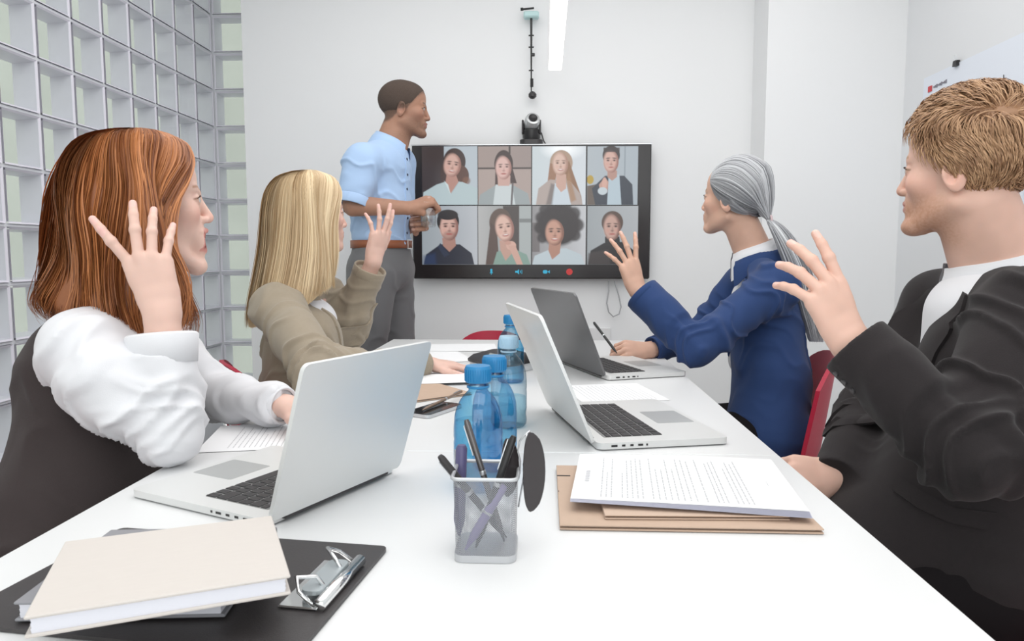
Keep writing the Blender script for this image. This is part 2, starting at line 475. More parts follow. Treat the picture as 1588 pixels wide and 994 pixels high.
# linear pendant lamp (runs away from the camera over the table)
lz = 1.96
lp = empty('pendant_lamp', (0.047, 2.0, lz), 0, 'long slim glowing linear lamp hanging above the middle of the meeting table', 'ceiling lamp')
M_tube = mat('lamp_diffuser', (1, 1, 1), 0.4, emit=(1, 0.99, 0.94), estr=3.2)
MB().box((0, -0.35, 0), (0.060, 3.75, 0.012), bev=0.004).build('diffuser', M_tube, lp)
MB().box((0, -0.35, 0.030), (0.064, 3.77, 0.045), bev=0.004).build('housing', M_white, lp)
for yy in (-1.2, 1.2): MB().tube([(0, yy, 0.05), (0, yy, H-lz)], 0.0015, 6).build('suspension_wire', M_metal, lp)

# ------------------------------------------------------------------ wall screen with the video call
TX0, TX1, TZ0, TZ1, TY = -0.668, 0.528, 0.962, 1.632, 3.66
tv = empty('wall_screen', ((TX0+TX1)/2, TY, (TZ0+TZ1)/2), 0, 'large black flat screen on the back wall showing eight video callers', 'screen')
tw, th = TX1-TX0, TZ1-TZ0
MB().box((0, 0.022, 0), (tw, 0.04, th), bev=0.006).build('casing', mat('screen_bezel', (0.022, 0.018, 0.019), 0.22), tv)
MB().box((0, 0.002, th/2-0.002), (tw+0.004, 0.008, 0.006), bev=0.001).build('frame_edge', M_metal, tv)
MB().box((0, 0.055, 0), (0.5, 0.03, 0.35)).build('wall_mount', M_dark, tv)
M_scr = bpy.data.materials.new('screen_picture'); M_scr.use_nodes = True
_nt = M_scr.node_tree; _b = _nt.nodes['Principled BSDF']; _a = _nt.nodes.new('ShaderNodeAttribute'); _a.attribute_name = 'Col'
_b.inputs['Base Color'].default_value = (0.02, 0.02, 0.02, 1); _b.inputs['Roughness'].default_value = 0.25
_b.inputs['Emission Strength'].default_value = 0.95; _nt.links.new(_a.outputs['Color'], _b.inputs['Emission Color'])
def lin(c): c = np.array(c, float)/255; return np.where(c < 0.04, c/12.9, ((c+0.055)/1.055)**2.4)
class Pic:
    """flat picture painted into the vertices of one tile; coordinates are 0..85 x 0..92, y down"""
    def __init__(s, bg, bg2=None):
        s.W, s.H = 85, 92; s.nx, s.ny = 103, 111
        s.x, s.y = np.meshgrid(np.linspace(0, 85, s.nx), np.linspace(0, 92, s.ny))
        t = (s.x/85)[..., None]; s.c = lin(bg)*(1-t)+lin(bg2 or bg)*t
    def mix(s, m, col, a=1.0): m = (m*a)[..., None]; s.c = s.c*(1-m)+lin(col)*m; return s
    def el(s, cx, cy, rx, ry, col, a=1.0, soft=1.0, rot=0, clip=None):
        t = math.radians(rot); dx, dy = s.x-cx, s.y-cy; u = dx*math.cos(t)+dy*math.sin(t); v = -dx*math.sin(t)+dy*math.cos(t)
        q = np.sqrt((u/rx)**2+(v/ry)**2); m = np.clip((1-q)*min(rx, ry)/soft+0.5, 0, 1)
        if clip is not None: m = m*clip(s.x, s.y)
        return s.mix(m, col, a)
    def poly(s, pts, col, a=1.0, soft=1.0):
        ins = np.zeros_like(s.x, bool); dm = np.full_like(s.x, 1e9); n = len(pts)
        for i in range(n):
            (x0, y0), (x1, y1) = pts[i], pts[(i+1) % n]
            c = ((y0 > s.y) != (y1 > s.y)) & (s.x < (x1-x0)*(s.y-y0)/((y1-y0) or 1e-9)+x0); ins ^= c
            L = (x1-x0)**2+(y1-y0)**2+1e-9; h = np.clip(((s.x-x0)*(x1-x0)+(s.y-y0)*(y1-y0))/L, 0, 1)
            dm = np.minimum(dm, np.hypot(s.x-x0-h*(x1-x0), s.y-y0-h*(y1-y0)))
        m = np.clip(np.where(ins, dm, -dm)/soft+0.5, 0, 1); return s.mix(m, col, a)
    def rect(s, x0, y0, x1, y1, col, a=1.0): return s.poly([(x0, y0), (x1, y0), (x1, y1), (x0, y1)], col, a)
    def face(s, cx, cy, w, h, skin, shade, brow, lips=(165, 90, 85), smile=True, tilt=0, teeth=False, beard=None, light=-1):
        t = math.radians(tilt)
        def q(u, v): return cx+u*w*math.cos(t)-v*h*math.sin(t), cy+u*w*math.sin(t)+v*h*math.cos(t)
        s.el(cx, cy, w, h, shade, rot=tilt); a = q(0.16*light, -0.05); s.el(a[0], a[1], w*0.84, h*0.93, skin, soft=4, rot=tilt)
        for k in (-0.42, 0.42):
            e = q(k, -0.12); s.el(e[0], e[1], w*0.24, h*0.10, shade, 0.7, 1.6, tilt); s.el(e[0], e[1]+0.2, w*0.13, h*0.055, (40, 28, 26), 0.95, 0.9, tilt)
            e = q(k, -0.31); s.el(e[0], e[1], w*0.27, h*0.055, brow, 0.85, 1.0, tilt+(6 if k > 0 else -6))
            e = q(k*1.2, 0.22); s.el(e[0], e[1], w*0.25, h*0.16, (205, 140, 125), 0.25, 3)
        e = q(0.03, 0.12); s.el(e[0], e[1], w*0.10, h*0.22, shade, 0.35, 1.6, tilt); e = q(0, 0.24); s.el(e[0], e[1], w*0.19, h*0.07, shade, 0.7, 1.2, tilt)
        if beard: e = q(0, 0.62); s.el(e[0], e[1], w*0.72, h*0.36, beard, 0.45, 3, tilt)
        e = q(0, 0.50); s.el(e[0], e[1], w*0.36, h*(0.11 if teeth else 0.07), lips, 0.9, 1.0, tilt)
        if teeth: e = q(0, 0.47); s.el(e[0], e[1], w*0.27, h*0.045, (235, 230, 225), 0.9, 0.8, tilt)
        e = q(0, 0.86); s.el(e[0], e[1], w*0.32, h*0.07, shade, 0.3, 2, tilt)
        return s
SK, SH = (206, 168, 156), (150, 108, 98)
pics = []
# row 1
p = Pic((62, 52, 54), (176, 186, 194)); p.rect(0, 0, 34, 92, (58, 47, 48)); p.rect(34, 0, 85, 92, (178, 188, 196))
p.el(50, 24, 17, 21, (58, 40, 38)).el(60, 46, 12, 16, (88, 58, 48)).el(37, 44, 9, 18, (66, 46, 42)).el(68, 54, 6, 6, (120, 82, 64), .8, 3)
p.poly([(0, 92), (2, 72), (22, 60), (40, 54), (62, 56), (85, 66), (85, 92)], (176, 192, 196)); p.poly([(36, 56), (44, 74), (56, 56), (52, 44), (38, 44)], (176, 132, 120)); p.face(47, 30, 13, 18, SK, SH, (60, 42, 40), teeth=True, tilt=8)
p.poly([(34, 54), (44, 76), (40, 60)], (200, 214, 216)).poly([(58, 54), (44, 76), (52, 62)], (150, 166, 172)); pics.append(p)
p = Pic((158, 142, 136), (150, 136, 132)); p.rect(0, 33, 85, 36, (70, 60, 58)); p.rect(49, 0, 52, 12, (60, 52, 50)); p.rect(0, 36, 85, 92, (168, 152, 146))
p.el(41, 28, 15, 22, (60, 44, 42)).poly([(28, 30), (27, 62), (38, 60), (36, 30)], (74, 54, 50)).poly([(54, 30), (62, 58), (52, 58), (50, 30)], (66, 48, 46))
p.poly([(0, 92), (3, 76), (26, 62), (58, 62), (80, 74), (84, 92)], (150, 158, 160)); p.poly([(24, 92), (28, 60), (54, 60), (60, 92)], (196, 204, 206)); p.poly([(31, 46), (52, 46), (50, 62), (32, 62)], (196, 160, 150))
p.face(41, 34, 12.5, 18, (214, 178, 170), (160, 118, 110), (80, 60, 54)); p.poly([(52, 92), (54, 58), (57, 58), (55, 92)], (96, 92, 94)); pics.append(p)
p = Pic((196, 206, 210), (206, 212, 218)); p.el(48, 4, 24, 12, (244, 248, 250), 1, 14)
p.el(46, 26, 18, 20, (168, 142, 122)).poly([(28, 26), (24, 60), (36, 64), (40, 30)], (150, 112, 88)).poly([(58, 22), (78, 78), (80, 92), (62, 92), (52, 40)], (140, 104, 78))
p.poly([(6, 92), (10, 66), (28, 52), (60, 54), (76, 74), (80, 92)], (172, 158, 152)).poly([(30, 92), (36, 58), (54, 58), (62, 92)], (196, 206, 214)).poly([(38, 44), (54, 44), (54, 66), (46, 72), (38, 62)], (196, 160, 146))
p.poly([(22, 92), (30, 58), (36, 60), (32, 92)], (98, 92, 92), .7, 3).face(45, 28, 12, 17.5, (212, 182, 168), (166, 128, 112), (130, 100, 86), teeth=True); p.poly([(58, 38), (70, 84), (62, 88), (54, 52)], (160, 122, 90), .8, 3); pics.append(p)
p = Pic((172, 180, 186), (166, 176, 184)); p.rect(62, 0, 64, 92, (140, 150, 158)); p.el(5, 52, 6, 7, (178, 150, 60)); p.poly([(0, 92), (0, 62), (24, 58), (24, 92)], (96, 84, 76))
p.poly([(14, 92), (8, 66), (30, 46), (62, 46), (76, 60), (78, 92)], (50, 56, 68)).poly([(34, 92), (36, 46), (54, 44), (58, 92)], (176, 192, 202)); p.poly([(34, 38), (50, 38), (50, 48), (42, 54), (34, 48)], (176, 138, 126))
p.el(40, 14, 14.5, 15, (54, 44, 44)).face(40, 24, 12.5, 17.5, SK, SH, (56, 44, 42)); p.rect(27, 2, 54, 9, (54, 44, 44), .9)
p.poly([(22, 74), (20, 60), (30, 48), (36, 56), (34, 72)], (190, 150, 138)).el(29, 58, 4, 9, (206, 164, 150)).el(26, 70, 8, 6, (190, 200, 206)); pics.append(p)
# row 2
p = Pic((150, 158, 164), (180, 184, 190)); p.el(40, 24, 17, 18, (34, 28, 30)).poly([(2, 92), (6, 76), (28, 60), (58, 60), (76, 74), (80, 92)], (36, 40, 54)); p.poly([(0, 92), (2, 78), (20, 74), (22, 92)], (40, 60, 98), .6, 5)
p.poly([(31, 50), (51, 50), (52, 62), (42, 72), (32, 62)], (168, 128, 116)); p.face(42, 34, 14, 20, SK, (140, 100, 92), (40, 30, 30), beard=(120, 92, 84)); p.el(40, 14, 15.5, 8, (36, 29, 31)); p.poly([(26, 14), (29, 14), (28, 30), (26, 30)], (36, 29, 31)); p.poly([(28, 58), (42, 76), (34, 80), (24, 64)], (44, 52, 72)); pics.append(p)
p = Pic((176, 176, 176), (120, 124, 124)); p.rect(40, 0, 66, 92, (70, 62, 60)); p.rect(66, 0, 85, 92, (164, 170, 170)); p.rect(66, 20, 85, 26, (120, 124, 124))
p.el(36, 26, 18, 22, (92, 74, 66)).poly([(20, 26), (12, 92), (34, 92), (30, 34)], (84, 66, 60)).poly([(50, 20), (60, 60), (62, 92), (46, 92)], (80, 62, 56))
p.poly([(24, 92), (30, 72), (50, 64), (78, 76), (84, 92)], (126, 152, 142)); p.poly([(34, 54), (50, 54), (56, 72), (44, 86), (36, 70)], (186, 148, 134)); p.face(43, 35, 14.5, 21, (214, 178, 164), SH, (110, 84, 74), teeth=True, tilt=-8)
p.el(53, 62, 8, 7, (204, 164, 150)).poly([(48, 62), (60, 62), (72, 92), (62, 92)], (198, 158, 144)).el(48, 58, 5, 3, (190, 146, 132)); pics.append(p)
p = Pic((140, 138, 140), (190, 192, 196)); p.rect(0, 26, 12, 72, (90, 80, 80), .7); p.el(42, 30, 34, 32, (42, 34, 36), soft=6)
for (a, b, r) in ((14, 18, 9), (20, 6, 9), (34, 2, 10), (52, 3, 10), (66, 12, 10), (72, 30, 10), (68, 46, 9), (12, 34, 9), (16, 50, 8)): p.el(a, b, r, r, (44, 36, 38), .9, 4)
p.poly([(0, 92), (4, 78), (28, 68), (54, 66), (78, 76), (84, 92)], (182, 194, 200)); p.poly([(27, 56), (46, 56), (44, 74), (32, 84), (26, 70)], (170, 126, 108)); p.face(36, 42, 14.5, 20, (190, 146, 128), (130, 90, 76), (50, 38, 36), teeth=True); pics.append(p)
p = Pic((150, 156, 160), (172, 176, 180)); p.el(42, 26, 18, 18, (84, 66, 58)).poly([(2, 92), (6, 70), (28, 58), (60, 56), (82, 72), (84, 92)], (30, 27, 30)); p.poly([(30, 48), (54, 48), (56, 62), (30, 62)], (32, 28, 31))
p.face(42, 34, 14, 20, (190, 154, 142), (120, 88, 80), (80, 62, 56)); p.poly([(0, 92), (2, 74), (36, 68), (40, 92)], (62, 54, 54), .7, 3); pics.append(p)
tx = [655, 741, 824.5, 909.5, 990.5]; ty = [226, 318.5, 411]
def tvp(px, py): q = YP(px, py, TY); return q[0]-(TX0+TX1)/2, q[2]-(TZ0+TZ1)/2
for r in range(2):
    for c in range(4):
        p = pics[r*4+c]; x0, z0 = tvp(tx[c]+(0.7 if c else 0), ty[r+1]-0.6); x1, z1 = tvp(tx[c+1]-0.7, ty[r]+0.6)
        gx = x0+(x1-x0)*p.x/85; gz = z1+(z0-z1)*p.y/92
        V_ = np.stack([gx, np.full_like(gx, -0.0015), gz], -1).reshape(-1, 3); n0, n1 = p.ny, p.nx
        I = np.arange(n0*n1).reshape(n0, n1); F_ = np.stack([I[:-1, :-1], I[1:, :-1], I[1:, 1:], I[:-1, 1:]], -1).reshape(-1, 4)
        o = link('video_tile', np_mesh('video_tile', V_, F_, p.c.reshape(-1, 3), False), M_scr, tv); o.matrix_parent_inverse = Matrix.Identity(4)
M_ib = mat('icon_blue', (0.02, 0.2, 0.3), 0.5, emit=(0.03, 0.28, 0.42), estr=0.9); M_ir = mat('icon_red', (0.3, 0.02, 0.02), 0.5, emit=(0.34, 0.03, 0.03), estr=0.8)
def icon(px, shapes, m):
    b = MB()
    for (kind, *a) in shapes:
        x, z = tvp(px, 421.5); Rq = A3([1, 0, 0], [0, 0, -1], [0, 1, 0])
        if kind == 'r': b.prism(rrect(a[2]*0.0033, a[3]*0.0033, min(a[2], a[3])*0.0012, 3, a[0]*0.0033, a[1]*0.0033), 0.0005, 0.0015, R=Rq, c=(x, 0, z))
        if kind == 'p': b.prism([(u*0.0033, v*0.0033) for u, v in a[0]], 0.0005, 0.0015, R=Rq, c=(x, 0, z))
    b.build('icon', m, tv)
icon(762, [('r', 0, 1.5, 3.2, 6), ('r', 0, -3, 1, 3), ('r', 0, -1.6, 5, 1)], M_ib)
icon(804, [('p', [(-5, -1.5), (-2, -1.5), (1, -4), (1, 4), (-2, 1.5), (-5, 1.5)]), ('r', 3, 0, 1, 4), ('r', 5.2, 0, 1, 6.4)], M_ib)
icon(847, [('r', -1.5, 0, 7, 5.4), ('p', [(2.4, 0), (5.5, 2.6), (5.5, -2.6)])], M_ib)
icon(883, [('p', [(5*math.cos(t*0.5236), 5*math.sin(t*0.5236)) for t in range(12)])], M_ir)

# camera on top of the screen
q = YP(824, 219, 3.68)
cm = empty('conference_camera', (q[0], 3.69, TZ1+0.001), 0, 'black and silver swivel video camera standing on top of the wall screen', 'camera')
MB().prism(rrect(0.115, 0.075, 0.03, 5), 0.0, 0.022).build('foot', M_dark, cm, 'auto')
MB().lathe([(0, 0.022), (0.040, 0.022), (0.044, 0.035), (0.044, 0.07), (0.03, 0.078), (0, 0.078)], 24).build('swivel_base', M_black, cm, 'auto')
for s in (-1, 1): MB().box((s*0.043, 0, 0.085), (0.010, 0.05, 0.07), bev=0.004).build('yoke', M_dark, cm)
tR = np.array(Matrix.Rotation(math.radians(20), 3, 'Y') @ Matrix.Rotation(math.radians(60), 3, 'X'))
MB().lathe([(0, -0.05), (0.03, -0.048), (0.037, -0.03), (0.038, 0.035), (0.033, 0.05), (0.02, 0.052)], 24, (0, -0.004, 0.098), R=tR).build('camera_head', mat('silver_plastic', (0.55, 0.56, 0.57), 0.3, 0.5), cm, 'auto')
MB().lathe([(0.022, 0.050), (0.022, 0.056), (0.016, 0.052), (0, 0.050)], 20, (0, -0.004, 0.098), R=tR).build('lens', M_black, cm, 'auto')
MB().tube([(0.03, 0.02, 0.08), (0.05, 0.02, 0.06), (0.062, 0.01, 0.02), (0.07, 0.0, 0.006)], 0.003, 8).build('cable', M_dark, cm)

# thing hanging on the wall above the camera
q = YP(824, 26, 3.70)
hm = empty('hanging_microphone', (q[0], 3.68, q[2]), 0, 'thin black rod with pale teal box on top hanging above the wall screen', 'microphone')
u = 3.70/1120
MB().box((0, 0, 0), (23*u, 0.05, 9*u), bev=0.006).build('top_box', mat('pale_teal', (0.50, 0.70, 0.70), 0.5), hm)
MB().tube([(-14*u, 0, 9*u), (4*u, 0, 10.5*u)], 0.005, 8).tube([(-16*u, 0, 9*u), (-12*u, 0, 9.2*u)], 0.008, 8).build('wall_arm', M_black, hm)
MB().tube([(0, 0, -4*u), (0.001, 0, -113*u)], [0.006, 0.003], 8).build('rod', M_black, hm)
for k, w in ((-29, 8), (-46, 8), (-80, 7)): MB().tube([(-w/2*u, 0, k*u), (w/2*u, 0, k*u)], 0.0035, 6).build('knot', M_black, hm)
MB().box((2.5*u, 0, -57*u), (6*u, 0.012, 5*u), bev=0.003).build('clamp', M_black, hm)
MB().lathe([(0, 6*u), (3.5*u, 4.5*u), (6*u, 1.5*u), (6*u, -2.5*u), (3.5*u, -5*u), (0, -6*u)], 16, (2*u, 0, -116*u)).build('ball', M_dark, hm, 'auto')
MB().tube([(1*u, 0, -92*u), (1*u, 0, -104*u)], 0.008, 8).build('grip', M_black, hm)

# cable channel and cables under the screen
q0 = YP(928, 440, 3.725)
tag(MB().box((0, 0, 0), (0.13, 0.018, 0.62), bev=0.003).build('cable_cover', M_white, loc=(q0[0], 3.719, 0.40)), 'white cable cover plate on the back wall under the screen', 'cable cover')
cb = [YP(x, y, 3.69) for x, y in ((944, 436), (944, 452), (941, 470), (944, 484), (951, 491), (960, 487), (963, 476), (960, 460), (956, 446), (953, 436))]
tag(MB().tube(cb, 0.0035, 8).build('looped_cable', mat('grey_cable', (0.42, 0.42, 0.44), 0.5), smooth=True), 'thin grey cable looping down below the wall screen', 'cable')

# flip chart sheet, clip, drawing on the right wall
sx = WX1
def RW(px, py): r = FW+RT*((px-794)/FPX)-UP*((py-497)/FPX); return C0+r*((sx-0.012)/r[0])
a = RW(1431, 122); bq = RW(1640, 22)
ch = empty('flip_chart_sheet', (sx, a[1], a[2]), 0, 'large white flip chart sheet with a red mark pinned to the right wall', 'poster')
MB().box((-0.006, (bq[1]-a[1])/2, -0.31), (0.002, abs(a[1]-bq[1]), 0.62)).build('sheet', mat('chart_paper', (0.80, 0.84, 0.92), 0.7), ch)
def chl(px, py): q = RW(px, py); return A3(-0.009, q[1]-a[1], q[2]-a[2])
c1 = chl(1441, 138); MB().box(c1, (0.002, 0.03, 0.024)).build('red_mark', mat('red_ink', (0.6, 0.06, 0.07), 0.6), ch)
b = MB(); l0 = chl(1447, 135); l1 = chl(1466, 126)
for k in range(9):
    t = k/8; b.box(l0+(l1-l0)*t, (0.002, 0.007, 0.006+0.004*((k*7) % 3)))
b.build('printed_word', mat('grey_ink', (0.25, 0.24, 0.28), 0.6), ch)
MB().tube([chl(x, y) for x, y in ((1482, 140), (1488, 134), (1498, 137), (1508, 133), (1520, 136))], 0.002, 5).build('pen_stroke', M_dark, ch)
MB().tube([chl(x, y) for x, y in ((1555, 116), (1555, 134))], 0.0015, 5).build('pen_stroke', M_dark, ch); MB().tube([chl(x, y) for x, y in ((1566, 142), (1575, 134), (1588, 137), (1600, 132))], 0.002, 5).build('pen_stroke', M_dark, ch)
c1 = chl(1483, 98); cl = empty('binder_clip', (sx-0.008, a[1]+c1[1], a[2]+c1[2]), 0, 'small black binder clip holding the top edge of the flip chart sheet', 'clip')
MB().prism([(-0.014, -0.012), (0.014, -0.012), (0.011, 0.010), (-0.011, 0.010)], -0.012, 0.004, R=A3([0, 0, 1], [1, 0, 0], [0, 1, 0])).build('clip_body', M_black, cl)
MB().tube([(-0.01, -0.01, 0.008), (-0.014, -0.012, 0.028), (-0.014, 0.0, 0.030), (-0.01, 0.001, 0.008)], 0.0015, 6).build('clip_wire', M_metal, cl)

# ------------------------------------------------------------------ tables
M_top = mat('white_laminate', (0.75, 0.755, 0.76), 0.35, spec=0.4, var=0.01, vscale=3)
M_edge = mat('table_edge_band', (0.62, 0.60, 0.58), 0.5)
def table(y0, y1, label, leglist):
    x0, x1 = -0.614, 0.402
    t = empty('table', ((x0+x1)/2, (y0+y1)/2, 0), 0, label, 'table', 'white meeting tables pushed together')
    MB().box((0, 0, 0.7265), (x1-x0, y1-y0-0.0025, 0.027), bev=0.0018).build('tabletop', M_top, t)
    MB().box((0, 0, 0.690), (x1-x0-0.16, y1-y0-0.16, 0.045)).build('apron', M_metal, t)
    for sx_ in (-1, 1):
        for sy_ in (-1, 1):
            MB().box((sx_*((x1-x0)/2-0.07), sy_*((y1-y0)/2-0.07), 0.356), (0.045, 0.045, 0.712), bev=0.003).build('leg', M_metal, t)
    return t
SEAM = 1.228
table(-0.35, SEAM, 'white meeting table in the foreground, nearest the viewer', 0)
table(SEAM, 2.90, 'white meeting table at the far end, towards the wall screen', 0)

# ------------------------------------------------------------------ chairs
M_red = mat('red_shell', (0.46, 0.012, 0.045), 0.45, bump=0.1, bscale=500)
def chair(loc, rz, label, top=0.79, w=0.44):
    c = empty('chair', loc, rz, label, 'chair', 'red shell chairs round the table')
    G = []
    for i in range(15):                       # backrest shell, curved in plan, rounded at the top
        u = -1+2*i/14; row = []
        tp = top-0.085*abs(u)**3.2
        for j in range(9):
            t = j/8; z = 0.47+(tp-0.47)*t; row.append((u*w/2*(1-0.08*t), -0.20-0.045*t+0.075*u*u, z))
        G.append(row)
    G = np.array(G); G2 = G.copy(); G2[..., 1] -= 0.012
    b = MB(); b.grid(G[::-1]); b.grid(G2)
    for i in range(14): b.add([G[i, -1], G[i+1, -1], G2[i+1, -1], G2[i, -1]], [(0, 1, 2, 3)]); b.add([G[i, 0], G[i+1, 0], G2[i+1, 0], G2[i, 0]], [(3, 2, 1, 0)])
    for j in range(8):
        b.add([G[0, j], G[0, j+1], G2[0, j+1], G2[0, j]], [(0, 1, 2, 3)]); b.add([G[-1, j], G[-1, j+1], G2[-1, j+1], G2[-1, j]], [(3, 2, 1, 0)])
    b.build('backrest', M_red, c, True)
    G = []
    for i in range(13):
        u = -1+2*i/12; row = []
        for j in range(11):
            v = -1+2*j/10; row.append((u*w/2*(1-0.05*(v > 0)*v), v*0.21, 0.45-0.018*(1-u*u)*(1-v*v)-0.02*max(0, v)**4+0.02*max(0, -v)**4))
        G.append(row)
    G = np.array(G); G2 = G.copy(); G2[..., 2] -= 0.014; b = MB(); b.grid(G); b.grid(G2[::-1]); b.build('seat', M_red, c, True)
    for sx_ in (-1, 1):
        for sy_ in (-1, 1): MB().tube([(sx_*0.15, sy_*0.15, 0.432), (sx_*0.22, sy_*0.21, 0.0)], 0.011, 10).build('leg', M_chrome, c, True)
    MB().tube([(-0.12, -0.15, 0.425), (-0.12, -0.212, 0.47), (-0.12, -0.232, 0.6)], 0.008, 8).tube([(0.12, -0.15, 0.425), (0.12, -0.212, 0.47), (0.12, -0.232, 0.6)], 0.008, 8).build('back_support', M_chrome, c, True)
    return c

# ------------------------------------------------------------------ laptops
M_alu = mat('silver_aluminium', (0.74, 0.745, 0.74), 0.42, 0.35)
M_alud = mat('dark_grey_aluminium', (0.16, 0.16, 0.165), 0.35, 0.4)
M_key = mat('black_key', (0.03, 0.028, 0.03), 0.5)
M_pad = mat('trackpad', (0.50, 0.51, 0.51), 0.35, 0.4)
M_glass = mat('dark_screen_glass', (0.02, 0.02, 0.022), 0.08)
key_me = {}
def key_mesh(w, h):
    k = (round(w, 4), round(h, 4))
    if k not in key_me:
        m = MB().box((0, 0, 0.0007), (w, h, 0.0014), bev=0.0006).mesh('key'); m.materials.append(M_key); key_me[k] = m
    return key_me[k]
def laptop(hn, hf, side, ang, label, w=0.356, d=0.245, lidmat=None, size=(1, 1, 1)):
    """hn / hf: the two ends of the hinge on the table; side=+1 keyboard lies to the right of hn->hf; ang: lid opening from flat shut (deg)"""
    hn = A3(hn[0], hn[1], 0); hf = A3(hf[0], hf[1], 0); u = unit(hf-hn)
    fx = np.cross(u, A3(0, 0, 1))*side                      # direction hinge -> user
    X = np.cross(-fx, A3(0, 0, 1))                           # local x with y pointing from the user to the hinge
    c = (hn+hf)/2
    M_ = Matrix.Identity(4)
    for r in range(3):
        M_[r][0] = X[r]*size[0]; M_[r][1] = -fx[r]*size[1]; M_[r][2] = (0, 0, 1)[r]*size[2]; M_[r][3] = (c[0], c[1], 0.7415)[r]
    o = empty('laptop', None, 0, label, 'laptop', 'laptops on the meeting table', mtx=M_)
    # base spans y from -d to 0
    MB().prism(rrect(w, d, 0.012, 4, 0, -d/2), 0.001, 0.0125).build('base', M_alu, o, 'auto')
    MB().prism(rrect(w-0.02, d-0.02, 0.01, 3, 0, -d/2), 0.0, 0.0015).build('underside', M_dark, o)
    kb = MB().prism(rrect(0.282, 0.112, 0.004, 3, 0, -0.078), 0.0120, 0.0128).build('keyboard', mat('key_well', (0.25, 0.25, 0.25), 0.5, 0.3), o)
    rows = [(14, 0.009), (14, 0.0165), (14, 0.0165), (13, 0.0165), (12, 0.0165), (9, 0.0165)]
    y = -0.0275
    for ri, (n, kh) in enumerate(rows):
        pitch = 0.0193; wid = [0.0165]*n
        total = 0.277; 
        if ri == 1: wid[-1] = 0.0235
        if ri == 2: wid[0] = 0.0235
        if ri == 3: wid[0] = 0.028; wid[-1] = 0.028
        if ri == 4: wid[0] = 0.038; wid[-1] = 0.038
        if ri == 5: wid = [0.0165, 0.0165, 0.0165, 0.020, 0.098, 0.020, 0.0165, 0.0165, 0.0165]
        gap = (total-sum(wid))/(n-1); x = -total/2; y -= kh/2
        for wk in wid:
            q = bpy.data.objects.new('key', key_mesh(wk, kh)); COL.objects.link(q); q.parent = kb; q.location = (x+wk/2, y, 0.0128); x += wk+gap
        y -= kh/2+0.0028
    MB().prism(rrect(0.105, 0.076, 0.004, 3, 0, -d+0.048), 0.0125, 0.0128).build('trackpad', M_pad, o)
    for s in (-1, 1):
        for k, yy in enumerate((-0.03, -0.047, -0.062, -0.078, -0.09)):
            MB().box((s*(w/2+0.0001), yy, 0.0068), (0.0012, (0.011, 0.006, 0.006, 0.009, 0.003)[k], 0.0035)).build('port', M_black, o)
    MB().box((0, 0.002, 0.010), (w*0.8, 0.012, 0.012), bev=0.003).build('hinge', M_dark, o)
    a = math.radians(ang); R = np.array(Matrix.Rotation(-(a), 3, 'X')); off = A3(0, 0.004, 0.0125)
    # lid built shut (lying over the base, y 0..-d), rotated open about the hinge
    lm = lidmat or M_alu
    lid = MB().prism(rrect(w, d, 0.012, 4, 0, -d/2), 0.0, 0.0055, R=R, c=off).build('lid', lm, o, 'auto')
    MB().prism(rrect(w-0.006, d-0.006, 0.008, 3, 0, -d/2), -0.0006, 0.0002, R=R, c=off).build('screen', M_glass, lid)
    return o
_a, _b = T(423, 816), T(605, 736); _b = _b+unit(_b-_a)*0.012; _a = _a-unit(_b-_a)*0.012
laptop(_a, _b, -1, 104, 'open silver laptop at front left, in front of the red-haired woman', size=(0.752, 1.06, 0.845))
laptop(T(927, 700), T(855, 634), 1, 113, 'open silver laptop on the right, black keyboard facing the blond man')
laptop(T(930, 586), T(878, 566), 1, 112, 'open laptop with dark grey lid in front of the grey-haired woman', lidmat=M_alud)

# ------------------------------------------------------------------ bottles
M_blueb = clear_mat('blue_bottle_plastic', (0.46, 0.76, 0.90), 0.09, 0.08, tint_edge=(0.20, 0.52, 0.78))
M_clearb = clear_mat('clear_bottle_plastic', (0.84, 0.90, 0.93), 0.05, 0.08, tint_edge=(0.45, 0.55, 0.62))
M_water = clear_mat('water', (0.80, 0.93, 0.97), 0.02, 0.02, 1.2)
M_capb = mat('blue_cap', (0.02, 0.22, 0.48), 0.35); M_capc = mat('pale_blue_cap', (0.42, 0.62, 0.78), 0.35)
def bottle(px, d, label, pm, cm_, water=0.10):
    q = P(px, 396+0.34*1120/d, d)
    o = empty('water_bottle', (q[0], q[1], 0.7405), 0, label, 'bottle', 'water bottles down the middle of the table')
    pr = [(0, 0.006), (0.022, 0.004), (0.031, 0.001), (0.0352, 0.006), (0.036, 0.014), (0.0345, 0.026), (0.036, 0.038), (0.036, 0.070), (0.0352, 0.074), (0.036, 0.078), (0.0358, 0.092), (0.0345, 0.108), (0.031, 0.121), (0.0255, 0.132), (0.018, 0.141), (0.0140, 0.145), (0.0137, 0.158)]
    MB().lathe(pr, 32).build('bottle_body', pm, o, True)
    wp = [(0, 0.008)]+[(r-0.0015, z) for r, z in pr[3:] if z < water]+[(0.034, water), (0, water)]
    MB().lathe(wp, 28).build('water', M_water, o, True)
    MB().lathe([(0.0138, 0.149), (0.0165, 0.149), (0.0165, 0.152), (0.0138, 0.152)], 24).build('neck_ring', cm_, o, True)
    b = MB().lathe([(0, 0.157), (0.0180, 0.157), (0.0190, 0.159), (0.0190, 0.178), (0.0175, 0.181), (0, 0.181)], 30)
    for k in range(30):
        t = 2*math.pi*k/30; b.box((0.0191*math.cos(t), 0.0191*math.sin(t), 0.168), (0.0011, 0.0011, 0.017), R=np.array(Matrix.Rotation(t, 3, 'Z')))
    b.build('screw_cap', cm_, o, 'auto')
    return o
bottle(742, 1120/1056, 'nearest blue plastic water bottle, standing right behind the wire pen cup', M_blueb, M_capb)
bottle(767, 1120/965, 'second blue plastic water bottle, half hidden behind the nearest one', M_blueb, M_capb)
